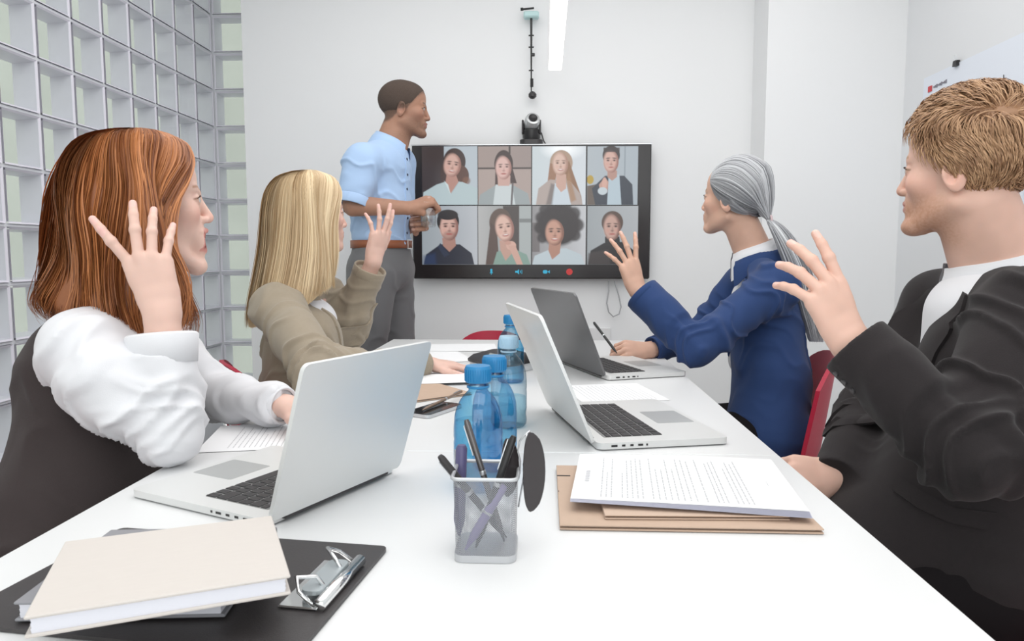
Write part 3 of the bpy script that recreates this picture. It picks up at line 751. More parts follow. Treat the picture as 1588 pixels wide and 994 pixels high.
bottle(789, 1120/775, 'clear colourless plastic water bottle with pale cap, third in the line', M_clearb, M_capc, 0.06)
bottle(792, 1120/575, 'farthest blue plastic water bottle, behind the clear one', M_blueb, M_capb, 0.09)

# ------------------------------------------------------------------ pen cup, pens, sunglasses
def mesh_mat():
    m = bpy.data.materials.new('wire_mesh'); m.use_nodes = True; nt = m.node_tree; b = nt.nodes['Principled BSDF']
    b.inputs['Base Color'].default_value = (0.36, 0.37, 0.40, 1); b.inputs['Roughness'].default_value = 0.4; b.inputs['Metallic'].default_value = 0.5
    tc = nt.nodes.new('ShaderNodeTexCoord'); sp = nt.nodes.new('ShaderNodeSeparateXYZ'); nt.links.new(tc.outputs['Object'], sp.inputs[0])
    def M(op, a, b_=None):
        n = nt.nodes.new('ShaderNodeMath'); n.operation = op
        for i, q in enumerate((a, b_)):
            if q is None: continue
            if isinstance(q, (int, float)): n.inputs[i].default_value = q
            else: nt.links.new(q, n.inputs[i])
        return n.outputs[0]
    s = M('ADD', sp.outputs[0], sp.outputs[1]); k = math.pi/0.0024
    u = M('ADD', s, sp.outputs[2]); v = M('SUBTRACT', s, sp.outputs[2])
    pr = M('MULTIPLY', M('ABSOLUTE', M('SINE', M('MULTIPLY', u, k))), M('ABSOLUTE', M('SINE', M('MULTIPLY', v, k))))
    al = M('LESS_THAN', pr, 0.36); nt.links.new(al, b.inputs['Alpha']); return m
cx0 = T(701, 874); cx1 = T(802, 874); cw = 0.0705
cc = A3((cx0[0]+cx1[0])/2, cx0[1]+cw/2+0.001, 0.7405)
cup = empty('pen_cup', cc, 0, 'square silver wire mesh pen cup at the front of the table', 'pen cup')
def ring(w, r, z): return [(x, y, z) for x, y in rrect(w, w, r, 5)]
b = MB(); r0 = ring(cw-0.004, 0.010, 0.006); r1 = ring(cw, 0.008, 0.094); n = len(r0)
b.add(r0+r1, [(i, (i+1) % n, n+(i+1) % n, n+i) for i in range(n)]).build('mesh_sides', mesh_mat(), cup, True)
MB().prism(rrect(cw-0.001, cw-0.001, 0.011, 5), 0.0, 0.008).build('base', mat('painted_silver', (0.55, 0.56, 0.58), 0.35, 0.5), cup, 'auto')
MB().tube(ring(cw+0.002, 0.008, 0.095), 0.0022, 8, close=True).build('rim', MATS['painted_silver'], cup, True)
def inc(px, py, yo, z=None):       # point on the plane y = cup centre + yo
    q = YP(px, py, cc[1]+yo); return q
def pen(p0, p1, r, m, label, tipm=None, name='pen', cap_=False, group='pens in the wire cup'):
    p0 = np.array(p0); p1 = np.array(p1); u = unit(p1-p0); L = np.linalg.norm(p1-p0)
    z = u; x = unit(np.cross(z, A3(0.1, 1, 0))); y = np.cross(z, x); M_ = Matrix.Identity(4)
    for k in range(3): M_[k][0] = x[k]; M_[k][1] = y[k]; M_[k][2] = z[k]; M_[k][3] = p0[k]
    o = empty(name, None, 0, label, 'pen', group, mtx=M_)
    MB().lathe([(0, 0), (r*0.25, 0.0), (r*0.3, 0.002), (r*0.95, 0.018), (r, 0.022), (r, L-0.004), (r*0.7, L), (0, L)], 16).build('barrel', m, o, 'auto')
    MB().lathe([(r*1.02, L*0.55), (r*1.10, L*0.56), (r*1.10, L*0.575), (r*1.02, L*0.585)], 16).build('ring', tipm or M_metal, o, 'auto')
    MB().box((r+0.001, 0, L-0.024), (0.0012, 0.0028, 0.036)).build('clip', tipm or M_metal, o)
    return o
zb = 0.7495
def foot(px, yo): q = YP(px, 868, cc[1]+yo); return A3(q[0], q[1], zb)
pen(foot(785, 0.018), inc(682, 707, -0.012), 0.0042, M_dark, 'dark grey pen leaning out of the wire cup to the left')
pen(foot(782, 0.006), inc(723, 651, 0.014), 0.0036, mat('gunmetal', (0.14, 0.13, 0.13), 0.25, 0.8), 'slim gunmetal pen standing tallest in the wire cup')
pen(foot(712, 0.020), inc(716, 690, 0.022), 0.0068, mat('violet_plastic', (0.10, 0.09, 0.20), 0.35), 'thick violet marker upright at the left of the wire cup')
pen(foot(738, -0.014), inc(797, 676, -0.004), 0.0042, M_black, 'black pen leaning to the right corner of the wire cup')
pen(foot(722, -0.020), inc(782, 752, -0.006), 0.0052, mat('lilac_plastic', (0.25, 0.20, 0.42), 0.4), 'short lilac pen lying diagonally inside the wire cup')
sg = empty('sunglasses', (cc[0]+0.045, cc[1]-0.005, 0.80), 0, 'dark sunglasses hooked over the right rim of the wire pen cup', 'sunglasses')
M_lens = mat('dark_lens', (0.04, 0.034, 0.036), 0.18)
def lensm(cx, cz, w, h, dy, rz, flat_left=True):
    outl = []
    for k in range(28):
        t = 2*math.pi*k/28; x = math.cos(t)*w/2; z = math.sin(t)*h/2
        if x < 0 and flat_left: x *= 0.45
        outl.append((x, z*(1 if abs(math.sin(t)) < 0.9 else 0.97)))
    Rq = np.array(Matrix.Rotation(rz, 3, 'Z')) @ A3([1, 0, 0], [0, 0, -1], [0, 1, 0])
    return MB().prism(outl, -0.0012, 0.0012, R=Rq, c=(cx, dy, cz))
q = inc(822, 731, -0.01); ql = q-A3(*sg.location)
lensm(ql[0], ql[2], 0.036, 0.094, -0.008, 0.35).build('lens', M_lens, sg)
q2 = inc(786, 715, 0.0)-A3(*sg.location)
lensm(q2[0], q2[2]-0.008, 0.030, 0.070, 0.006, 0.5).build('lens', M_lens, sg)
w = [inc(x, y, -0.004)-A3(*sg.location) for x, y in ((822, 668), (812, 676), (806, 684), (803, 700), (807, 715), (806, 735))]
MB().tube(w, 0.0011, 6).build('bridge', M_metal, sg, True)
w = [inc(x, y, -0.006)-A3(*sg.location) for x, y in ((817, 672), (815, 700), (812, 740), (804, 786))]
MB().tube(w, 0.0011, 6).build('temple_arm', M_metal, sg, True)
w = [inc(x, y, -0.006)-A3(*sg.location) for x, y in ((818, 690), (812, 720), (816, 752), (817, 780))]
MB().tube(w, 0.0012, 6).build('wire_rim', M_metal, sg, True)

# ------------------------------------------------------------------ papers, folders, books
M_paper = mat('white_paper', (0.88, 0.885, 0.90), 0.8)
M_ink = mat('printed_ink', (0.56, 0.56, 0.58), 0.8)
M_kraft = mat('kraft_board', (0.52, 0.38, 0.29), 0.8, var=0.05, vscale=60)
def frame_of(c0, c1, c3):
    """matrix with x along c0->c1, y along c0->c3, origin at c0"""
    x = unit(c1-c0); z = A3(0, 0, 1); y = np.cross(z, x); M_ = Matrix.Identity(4)
    for k in range(3): M_[k][0] = x[k]; M_[k][1] = y[k]; M_[k][2] = z[k]; M_[k][3] = c0[k]
    return M_
def lines(b, x0, x1, y0, y1, rows, along='x', z=0.0, seed=0, hgt=0.0016, zf=None, skip=()):
    """printed words as flat dashes; text lines run along x or along y"""
    rd = random.Random(seed)
    for i in range(rows):
        if i in skip: continue
        t = (i+0.5)/rows
        if along == 'x': s = x0; end = x1
        else: s = y0; end = y1
        end = end-(end-s)*(rd.random()**4)*0.5
        while s < end:
            L = rd.uniform(0.005, 0.016); e = min(s+L, end); c = (y0+(y1-y0)*t) if along == 'x' else (x0+(x1-x0)*t)
            if along == 'x': q = [(s, c-hgt/2), (e, c-hgt/2), (e, c+hgt/2), (s, c+hgt/2)]
            else: q = [(c-hgt/2, s), (c+hgt/2, s), (c+hgt/2, e), (c-hgt/2, e)]
            b.add([(u, v, (zf(u, v) if zf else z)+0.0004) for u, v in q], [(0, 1, 2, 3)]); s = e+0.0022
def sheet(c0, c1, w, h, label, z=0.7412, text=None, group='sheets of paper on the table', curl=0.0, n=1, cat='paper', name='paper_sheet'):
    c0 = A3(c0[0], c0[1], z); c1 = A3(c1[0], c1[1], z)
    o = empty(name, None, 0, label, cat, group, mtx=frame_of(c0, c1, None))
    zf = lambda u, v: curl*math.sin(math.pi*u/w)*(1-v/h*0.5)
    for k in range(n):
        G = [[(i/12*w+k*0.0007, j/6*h-k*0.0004, zf(i/12*w, j/6*h)+k*0.0009) for j in range(7)] for i in range(13)]
        G2 = [[(x, y, zz-0.0005) for x, y, zz in r] for r in G]; MB().grid(G).grid(G2[::-1]).build('page', M_paper, o, True)
    if text:
        b = MB()
        for t in text: lines(b, *t[:4], t[4], t[5], seed=t[6], zf=lambda u, v: zf(u, v)+n*0.0009-0.0009)
        b.build('printed_text', M_ink, o)['kind'] = 'stuff'
    return o
# under the redhead's forearm
sheet(T(302, 703), T(440, 697), 0.21, 0.20, 'white printed page lying beside the leftmost laptop under a white sleeve', text=[(0.045, 0.20, 0.02, 0.18, 17, 'y', 4)])
sheet(T(640, 600), T(700, 598), 0.21, 0.15, 'white page lying on the tan folder by the blonde woman’s hand', z=0.7475)
sheet(T(612, 566), T(700, 562), 0.26, 0.30, 'white page under the blonde woman’s hand, right of the laptop lid', z=0.7412)
sheet(T(640, 546), T(742, 545), 0.30, 0.21, 'loose white page near the far end of the table', z=0.7420)
sheet(T(905, 626), T(1015, 622), 0.21, 0.23, 'white printed page between the two laptops on the right', text=[(0.02, 0.19, 0.02, 0.21, 16, 'y', 8)])
# tan folder near the blonde
def board(c0, c1, w, h, th, label, z, m, name='folder', cat='folder', group=None, parts=True, band=None):
    c0 = A3(c0[0], c0[1], z); c1 = A3(c1[0], c1[1], z)
    o = empty(name, None, 0, label, cat, group, mtx=frame_of(c0, c1, None))
    MB().box((w/2, h/2, th*0.18), (w, h, th*0.30), bev=0.0006).build('back_cover', m, o)
    MB().box((w/2, h/2, th*0.85), (w, h, th*0.30), bev=0.0006).build('front_cover', m, o)
    MB().box((w/2-0.002, h/2+0.002, th*0.5), (w-0.012, h-0.010, th*0.42)).build('page_block', M_paper, o)
    if band is not None: MB().box((band, h/2, th*0.5), (0.0012, 0.004, th+0.001)).box((0.01, h*0.78, th+0.0006), (0.02, 0.002, 0.001)).build('elastic_band', M_dark, o)
    return o
board(T(636, 626), T(702, 617), 0.17, 0.24, 0.006, 'tan folder under papers in the middle of the table, behind the phone', 0.7408, M_kraft)
# foreground right: two kraft folders and a contract
board(T(868, 823), T(1280, 830), 0.322, 0.255, 0.007, 'large kraft folder at the bottom of the foreground paper stack', 0.7408, M_kraft, band=0.001)
board(T(938, 806, 0.748), T(1233, 808, 0.748), 0.232, 0.19, 0.006, 'smaller kraft folder between the contract and the large folder', 0.7482, mat('kraft_light', (0.56, 0.42, 0.33), 0.8, var=0.05, vscale=60))
c0 = T(884, 784, 0.756); c1 = T(1261, 803, 0.756)
pw = np.linalg.norm((c1-c0)[:2])
ct = empty('contract', None, 0, 'stack of white printed contract pages on top of the kraft folders', 'paper', 'sheets of paper on the table', mtx=frame_of(A3(c0[0], c0[1], 0.7555), A3(c1[0], c1[1], 0.7555), None))
zf = lambda u, v: 0.006*(1-u/pw)**2*(1-v/0.26)+0.002*math.sin(math.pi*u/pw)
for k in range(7):
    G = [[(i/16*pw-0.0005*k*(i/16), j/8*0.232+0.001*k, zf(i/16*pw, j/8*0.232)+0.0011*k*(0.35+0.65*(i/16))) for j in range(9)] for i in range(17)]
    G2 = [[(x, y, zz-0.0004) for x, y, zz in r] for r in G]; MB().grid(G).grid(G2[::-1]).build('page', mat('page_lilac', (0.74, 0.74, 0.84), 0.8) if k < 6 else M_paper, ct, True)
zt = lambda u, v: zf(u, v)+0.0066*(0.35+0.65*u/pw)
b = MB()
for (x0_, x1_, n_, s_) in ((0.036, 0.056, 3, 1), (0.064, 0.098, 5, 2), (0.104, 0.168, 8, 3), (0.174, 0.180, 1, 4), (0.188, 0.206, 3, 5), (0.212, 0.238, 4, 6)):
    lines(b, x0_, x1_, 0.018, 0.215, n_, 'y', seed=s_, zf=zt, hgt=0.0020)
lines(b, 0.014, 0.022, 0.085, 0.145, 1, 'y', seed=9, zf=zt, hgt=0.006)
lines(b, 0.265, 0.27, 0.10, 0.12, 1, 'y', seed=12, zf=zt, hgt=0.0012)
b.build('printed_text', M_ink, ct)['kind'] = 'stuff'

# bottom left: clipboard, grey notebook, cream book
M_leather = mat('black_board_cover', (0.045, 0.040, 0.041), 0.4, bump=0.15, bscale=900, var=0.1, vscale=15)
cA = T(602, 853); cB = T(213, 812); cC = T(470, 1010)
xdir = unit((cA-cB)[:2]); 
cb_o = A3(*T(130, 975)[:2], 0.7410)
clip = empty('clipboard', None, 0, 'black clipboard lying at the bottom left with a chrome clip', 'clipboard', mtx=frame_of(A3(*cA[:2], 0.7408), A3(*cC[:2], 0.7408), None))
# local x runs along the clip edge (far corner -> near corner), y is to its left seen from above => use negative side as needed
Mi = np.array(clip.matrix_basis.inverted()); 
def loc_of(M_, p): q = np.array(M_) @ np.append(p, 1); return q[:3]
ld = np.linalg.norm((cC-cA)[:2]); sgn = -1 if loc_of(Mi, A3(*cB[:2], 0.741))[1] < 0 else 1
bl = abs(loc_of(Mi, A3(*cB[:2], 0.741))[1])
W_ = 0.235; L_ = 0.345
MB().prism([(x, y*sgn) for x, y in rrect(W_, L_, 0.008, 3, W_/2, L_/2)][::sgn], 0.0, 0.004).build('board', M_leather, clip)
cp = A3(W_*0.50-0.01, sgn*0.020, 0.004)
MB().box(cp+A3(0, sgn*0.014, 0.002), (0.105, 0.040, 0.0025), bev=0.001).build('clip_plate', M_chrome, clip)
MB().tube([cp+A3(-0.052, -sgn*0.008, 0.006), cp+A3(0.052, -sgn*0.008, 0.006)], 0.0065, 12).build('clip_roll', M_chrome, clip, True)
for s in (-1, 1):
    MB().tube([cp+A3(s*0.020, -sgn*0.004, 0.004), cp+A3(s*0.022, sgn*0.008, 0.020), cp+A3(s*0.036, sgn*0.022, 0.024), cp+A3(s*0.048, sgn*0.014, 0.016), cp+A3(s*0.050, -sgn*0.002, 0.004)], 0.0022, 8).build('clip_lever', M_chrome, clip, True)
MB().prism(rrect(0.075, 0.022, 0.008, 4), 0.0, 0.004, c=cp+A3(0, sgn*0.008, 0.008)).build('clip_bar', mat('grey_plate', (0.42, 0.46, 0.48), 0.35, 0.4), clip)

def book(c, label, th, z, covm, pagem, name='book', lift=(0, 0), group=None, cat='book', over=0.004):
    """c: four corner points of the top cover (near-left, near-right, far-right, far-left) at their own heights"""
    c = [np.array(q, float) for q in c]; ctr = sum(c)/4
    x = unit(c[1]-c[0]); nrm = unit(np.cross(c[1]-c[0], c[3]-c[0])); y = np.cross(nrm, x); M_ = Matrix.Identity(4)
    for k in range(3): M_[k][0] = x[k]; M_[k][1] = y[k]; M_[k][2] = nrm[k]; M_[k][3] = c[0][k]
    w = (np.linalg.norm(c[1]-c[0])+np.linalg.norm(c[2]-c[3]))/2; h = (np.linalg.norm(c[3]-c[0])+np.linalg.norm(c[2]-c[1]))/2
    o = empty(name, None, 0, label, cat, group, mtx=M_)
    MB().box((w/2, h/2, -0.0015), (w, h, 0.003), bev=0.001).build('front_cover', covm, o)
    MB().box((w/2, h/2, -th+0.0015), (w, h, 0.003), bev=0.001).build('back_cover', covm, o)
    MB().box((w/2, h-0.0015, -th/2), (w, 0.003, th-0.002), bev=0.001).build('spine', covm, o)
    b_ = MB(); n_ = 9
    for k in range(n_): t = th-0.006; b_.box((w/2, h/2, -0.003-t*(k+0.5)/n_), (w-2*over-0.0006*(k % 3), h-over, t/n_*0.97))
    b_.build('page_block', pagem, o)
    return o
M_cream = mat('cream_cloth', (0.62, 0.575, 0.54), 0.8, bump=0.15, bscale=250, stretch=(1, 6, 1), var=0.03, vscale=40)
M_gnote = mat('grey_cloth', (0.26, 0.26, 0.28), 0.7); M_pg = mat('page_edges', (0.72, 0.72, 0.78), 0.8)
za = 0.7455
book([T(20, 934, za+0.020), T(397, 926, za+0.020), T(335, 826, za+0.020), T(112, 829, za+0.020)], 'grey notebook under the cream book, on top of the clipboard', 0.019, 0, M_gnote, M_pg, 'notebook', group='books at the front left')
def PZ(px, py, z): return T(px, py, z)
book([PZ(36, 957, 0.800), PZ(442, 893, 0.798), PZ(414, 802, 0.789), PZ(84, 840, 0.791)], 'cream cloth-covered book lying tilted on the grey notebook, front left', 0.018, 0, M_cream, M_pg, 'book', group='books at the front left')

# smartphone
q = T(640, 645); q1 = T(672, 648)
ph = empty('smartphone', None, 0, 'black smartphone lying beside the tan folder, right of the big laptop lid', 'phone', mtx=frame_of(A3(q[0]-0.02, q[1]-0.0, 0.7408), A3(q1[0], q1[1]+0.0, 0.7408), None))
ph.matrix_basis = ph.matrix_basis @ Matrix.Rotation(math.radians(-12), 4, 'Z')
MB().prism(rrect(0.066, 0.134, 0.011, 5, 0.033, 0.067), 0, 0.007).build('phone_body', M_metal, ph, 'auto')
MB().prism(rrect(0.063, 0.131, 0.010, 5, 0.033, 0.067), 0.0068, 0.0076).build('phone_glass', M_glass, ph)
# slim pen across the folder
pen(A3(*T(655, 636, 0.752)), A3(*T(716, 607, 0.757)), 0.0035, mat('brown_pen', (0.22, 0.15, 0.11), 0.4), 'slim brown pen leaning on the tan folder beside the phone', group='loose pens')
# conference phone
q = T(776, 574)
cfo = empty('conference_phone', (q[0]+0.004, q[1]+0.02, 0.7405), 0, 'black and white conference speakerphone behind the bottles', 'phone')
tri = []
for k in range(48):
    t = 2*math.pi*k/48; r = 0.095*(1+0.16*math.cos(3*(t-0.5))); tri.append((r*math.cos(t)*1.05, r*math.sin(t)))
MB().prism([(x*0.94, y*0.94) for x, y in tri], 0, 0.022).build('white_base', M_white, cfo, 'auto')
b = MB(); n = 48; rings = [(1.0, 0.022), (1.0, 0.028), (0.86, 0.040), (0.55, 0.050), (0.3, 0.058), (0.001, 0.060)]
Vv = [(x*s, y*s, z) for s, z in rings for x, y in tri]; b.add(Vv, [(i*n+k, i*n+(k+1) % n, (i+1)*n+(k+1) % n, (i+1)*n+k) for i in range(len(rings)-1) for k in range(n)])
b.build('black_top', M_dark, cfo, 'auto')
MB().prism(rrect(0.07, 0.035, 0.004, 3, 0, -0.045), 0.047, 0.052).build('display', mat('grey_display', (0.35, 0.38, 0.36), 0.4), cfo)
for k in range(4): MB().lathe([(0, 0.0), (0.006, 0), (0.006, 0.003), (0, 0.004)], 12, (-0.024+0.016*k, -0.085, 0.036)).build('button', M_metal, cfo)

# ------------------------------------------------------------------ people: heads, hands, hair, clothes
M_skin = {}
def skin_mat(name, rough=0.5):
    m = mat('skin_'+name, (0.8, 0.6, 0.5), rough, attr='Col', sss=0.12, bump=0.06, bscale=350, spec=0.35); M_skin[name] = m; return m
def rotm(yaw, pitch=0, roll=0):
    """columns: right, forward, up of a head that looks along yaw (deg from +X, ccw), nose up by pitch"""
    f = A3(math.cos(math.radians(yaw)), math.sin(math.radians(yaw)), 0); r = A3(f[1], -f[0], 0); u = A3(0, 0, 1)
    p = math.radians(pitch); f2 = f*math.cos(p)+u*math.sin(p); u2 = u*math.cos(p)-f*math.sin(p)
    q = math.radians(roll); r2 = r*math.cos(q)+u2*math.sin(q); u3 = u2*math.cos(q)-r*math.sin(q)
    return np.stack([r2, f2, u3], 1)
def head_prims(neck, nr=(0.056, 0.060), male=False, mouth=0.0, ears=True, slim=1.0, smile=0.0, nose=1.0):
    g = 1.0 if male else 0.0
    L = [ell((0, -0.018, 0.040), (0.0755, 0.098, 0.083), k=0.02),
         ell((0, 0.034, 0.045), (0.060*slim, 0.050, 0.056), k=0.03),
         ell((0, 0.028, -0.030), (0.060*slim, 0.058, 0.068), k=0.03)]
    for s in (-1, 1):
        L += [cap((s*(0.052+0.003*g)*slim, -0.010, -0.055-0.004*g), (s*(0.017+0.003*g), 0.064-mouth*0.006, -0.098-mouth), 0.016, 0.014+0.002*g, 0.022),
              ell((s*0.041*slim, 0.056, -0.024+smile*0.003), (0.021, 0.021, 0.019), k=0.02),
              cap((s*0.036, 0.074, 0.020), (s*0.010, 0.086, 0.013), 0.0065+0.002*g, 0.006, 0.012)]
    L += [ell((0, 0.073+0.004*g-mouth*0.15, -0.098-mouth-0.003*g), (0.020+0.004*g, 0.017+0.002*g, 0.016+0.001*g), k=0.014),
          ell((0, 0.074, -0.062-mouth*0.4), (0.027, 0.019, 0.026+mouth*0.4), k=0.014)]
    for s in (-1, 1):
        L += [sub(ell((s*0.032, 0.101, 0.001), (0.018, 0.017, 0.011), k=0.012))]
        L += [ell((s*0.031, 0.0735, 0.0), (0.0142, 0.0138, 0.0125), k=0.003),
              sub(ell((s*0.032, 0.089, -0.0003), (0.0118, 0.011, 0.0058), k=0.0015))]
    nz = nose
    L += [cap((0, 0.084, 0.012), (0, 0.084+0.0185*nz, -0.031), 0.0058, 0.0086, 0.009),
          ell((0, 0.083+0.017*nz, -0.036), (0.0085, 0.010, 0.0075), k=0.006)]
    for s in (-1, 1): L += [ell((s*0.0110, 0.0895, -0.037), (0.0075, 0.0105, 0.0068), k=0.005)]
    um, lm = -0.0575, -0.0695-mouth
    L += [cap((-0.021-0.003*smile, 0.080, -0.062+0.003*smile), (0, 0.0925, um), 0.003, 0.0048, 0.004), cap((0.021+0.003*smile, 0.080, -0.062+0.003*smile), (0, 0.0925, um), 0.003, 0.0048, 0.004),
          cap((-0.019, 0.080, -0.066-mouth*0.6), (0, 0.090-mouth*0.25, lm), 0.003, 0.0056, 0.004), cap((0.019, 0.080, -0.066-mouth*0.6), (0, 0.090-mouth*0.25, lm), 0.003, 0.0056, 0.004)]
    if mouth > 0.003:
        L += [sub(ell((0, 0.092, (um+lm)/2-0.0005), (0.019, 0.026, max(0.002, (um-lm)/2-0.0045)), k=0.002))]
    else: L += [sub(cap((-0.022, 0.087, -0.0625+0.002*smile), (0.022, 0.087, -0.0625+0.002*smile), 0.0016, 0.0016, 0.002)), sub(cap((-0.012, 0.0975, -0.064), (0.012, 0.0975, -0.064), 0.0018, 0.0018, 0.002))]
    if ears:
        for s in (-1, 1):
            Re = np.array(Matrix.Rotation(math.radians(-s*20), 3, 'Z') @ Matrix.Rotation(math.radians(-12), 3, 'X'))
            L += [ell((s*0.0775, -0.012, -0.012), (0.0070, 0.0185, 0.032), Re, 0.006), sub(ell((s*0.0840, -0.008, -0.009), (0.0068, 0.0115, 0.0205), Re, 0.003)),
                  ell((s*0.0795, 0.002, -0.014), (0.004, 0.004, 0.007), k=0.004)]
    neck = np.array(neck, float)
    L += [ecap((0, -0.022, -0.055), neck, nr, (nr[0]*1.12, nr[1]*1.12), (1, 0, 0), 0.022)]
    return L
def paint_head(X, base, lip, brow, blush=(0.78, 0.36, 0.28), stubble=None, buzz=None, um=-0.0575, lm=-0.0695, freckle=0, mouth=0.0, buzzline=0.058):
    base = np.array(base); c = np.tile(base, (len(X), 1)); x, y, z = X.T
    def mixc(m, col, a=1): 
        nonlocal c
        m = np.clip(m*a, 0, 1)[:, None]; c = c*(1-m)+np.array(col)*m
    sm = lambda d, w: 1/(1+np.exp(np.clip(d/w, -30, 30)))
    n = noise(X*60); c *= (1+0.04*n)[:, None]
    for s in (-1, 1):
        mixc(np.exp(-((x-s*0.045)/0.02)**2-((z+0.028)/0.02)**2)*(y > 0.02), np.array(blush)*base.mean()/0.5, 0.40)
        mixc(np.exp(-((x-s*0.078)/0.012)**2-((z+0.012)/0.03)**2-((y+0.015)/0.02)**2), np.array(blush)*base.mean()/0.5, 0.35)
    mixc(np.exp(-(x/0.012)**2-((z+0.034)/0.012)**2)*(y > 0.09), np.array(blush)*base.mean()/0.5, 0.35)
    if stubble is not None:
        lo = sm(z+0.040+0.02*np.abs(x)/0.03*0-0.0, 0.006)*sm(-(z+0.135), 0.008)*sm(0.010-y-0.35*(-0.04-z), 0.012)
        lo = lo*(1-0.65*np.exp(-(x/0.03)**2-((z+0.052)/0.006)**2)*0)
        cheekout = 1-np.exp(-((np.abs(x)-0.04)/0.018)**2-((z+0.035)/0.022)**2)*0.9
        mixc(lo*cheekout*(0.75+0.25*noise(X*400)), stubble[:3], stubble[3])
    # lips
    t = np.abs(x)/0.023; U = um+0.0055*(1-t*t); D_ = lm-0.006*(1-t*t)
    inside = sm(z-U, 0.0008)*sm(D_-z, 0.0008)*(t < 1)*(y > 0.072); mixc(inside, lip, 0.85)
    if mouth > 0.003: mixc(sm(z-(um-0.003), 0.0006)*sm((lm+0.004)-z, 0.0006)*(t < 0.9)*sm(y-0.088, 0.001)*(y > 0.05), (0.20, 0.03, 0.03), 0.95)
    # brows, lashes
    for s in (-1, 1):
        q = (x*s-0.010)/0.036; zc = 0.0185+0.006*np.sin(np.clip(q, 0, 1)*2.2)
        mixc((q > 0)*(q < 1)*sm(np.abs(z-zc)-0.0038*(1.1-q*0.6), 0.0008)*(y > 0.03), brow[:3], brow[3])
        d = ((x-s*0.032)/0.0135)**2+((z+0.0003)/0.0058)**2
        mixc(np.exp(-((d-1)/0.25)**2)*(y > 0.06)*(0.35+0.65*(z > 0)), np.array(brow[:3])*0.5, 0.9)
    if buzz is not None:
        # hairline: forehead, temple, above the ear, nape
        a = np.arctan2(np.abs(x), y)   # 0 front, pi back
        hl = np.interp(a, [0, 0.55, 0.85, 1.15, 1.45, 1.9, 2.4, 3.15], [buzzline+0.012, buzzline+0.004, 0.045, 0.018, -0.010, -0.012, -0.055, -0.070])
        mixc(sm(hl-z+0.003*noise(X*150), 0.003)*(0.86+0.14*noise(X*500)), buzz[:3], buzz[3])
    return c
def eye_parts(parent, M_, iris=(0.10, 0.17, 0.22), look=(0, 0)):
    """two eyeballs as meshes under the head mesh"""
    for s in (-1, 1):
        n = 18; V_ = []; F_ = []; r = 0.0121; col = []
        rings = [0.0, 0.12, 0.22, 0.24, 0.34, 0.46, 0.50, 0.8, 1.2, 1.7, 2.4, math.pi]
        for a in rings:
            for k in range(n):
                t = 2*math.pi*k/n; V_.append((r*math.sin(a)*math.cos(t), r*math.cos(a), r*math.sin(a)*math.sin(t)))
                col.append((0.01, 0.01, 0.01) if a < 0.23 else iris if a < 0.47 else (0.60, 0.58, 0.57))
        for i in range(len(rings)-1):
            for k in range(n): F_.append((i*n+k, (i+1)*n+k, (i+1)*n+(k+1) % n, i*n+(k+1) % n))
        V_ = np.array(V_) @ np.array(Matrix.Rotation(math.radians(look[0]), 3, 'Z')).T + A3(s*0.031, 0.0742, 0)
        W = V_ @ M_[:3, :3].T + M_[:3, 3]
        o = link('eye', np_mesh('eye', W, F_, np.array(col)), mat('eye_surface', (1, 1, 1), 0.08, attr='Col'), parent)
        pts = [tow(M_, (s*0.0315+0.0135*math.cos(t), 0.0745+0.0122*math.sin(t)**0.5, 0.0015+0.0058*math.sin(t))) for t in np.linspace(0.12, 3.02, 9)]
        link('eyelashes', MB().tube(pts, [0.0005]+[0.0012]*7+[0.0005], 6, flat=0.8).mesh('eyelashes'), mat('eyelash', (0.05, 0.03, 0.022), 0.8), parent, True)

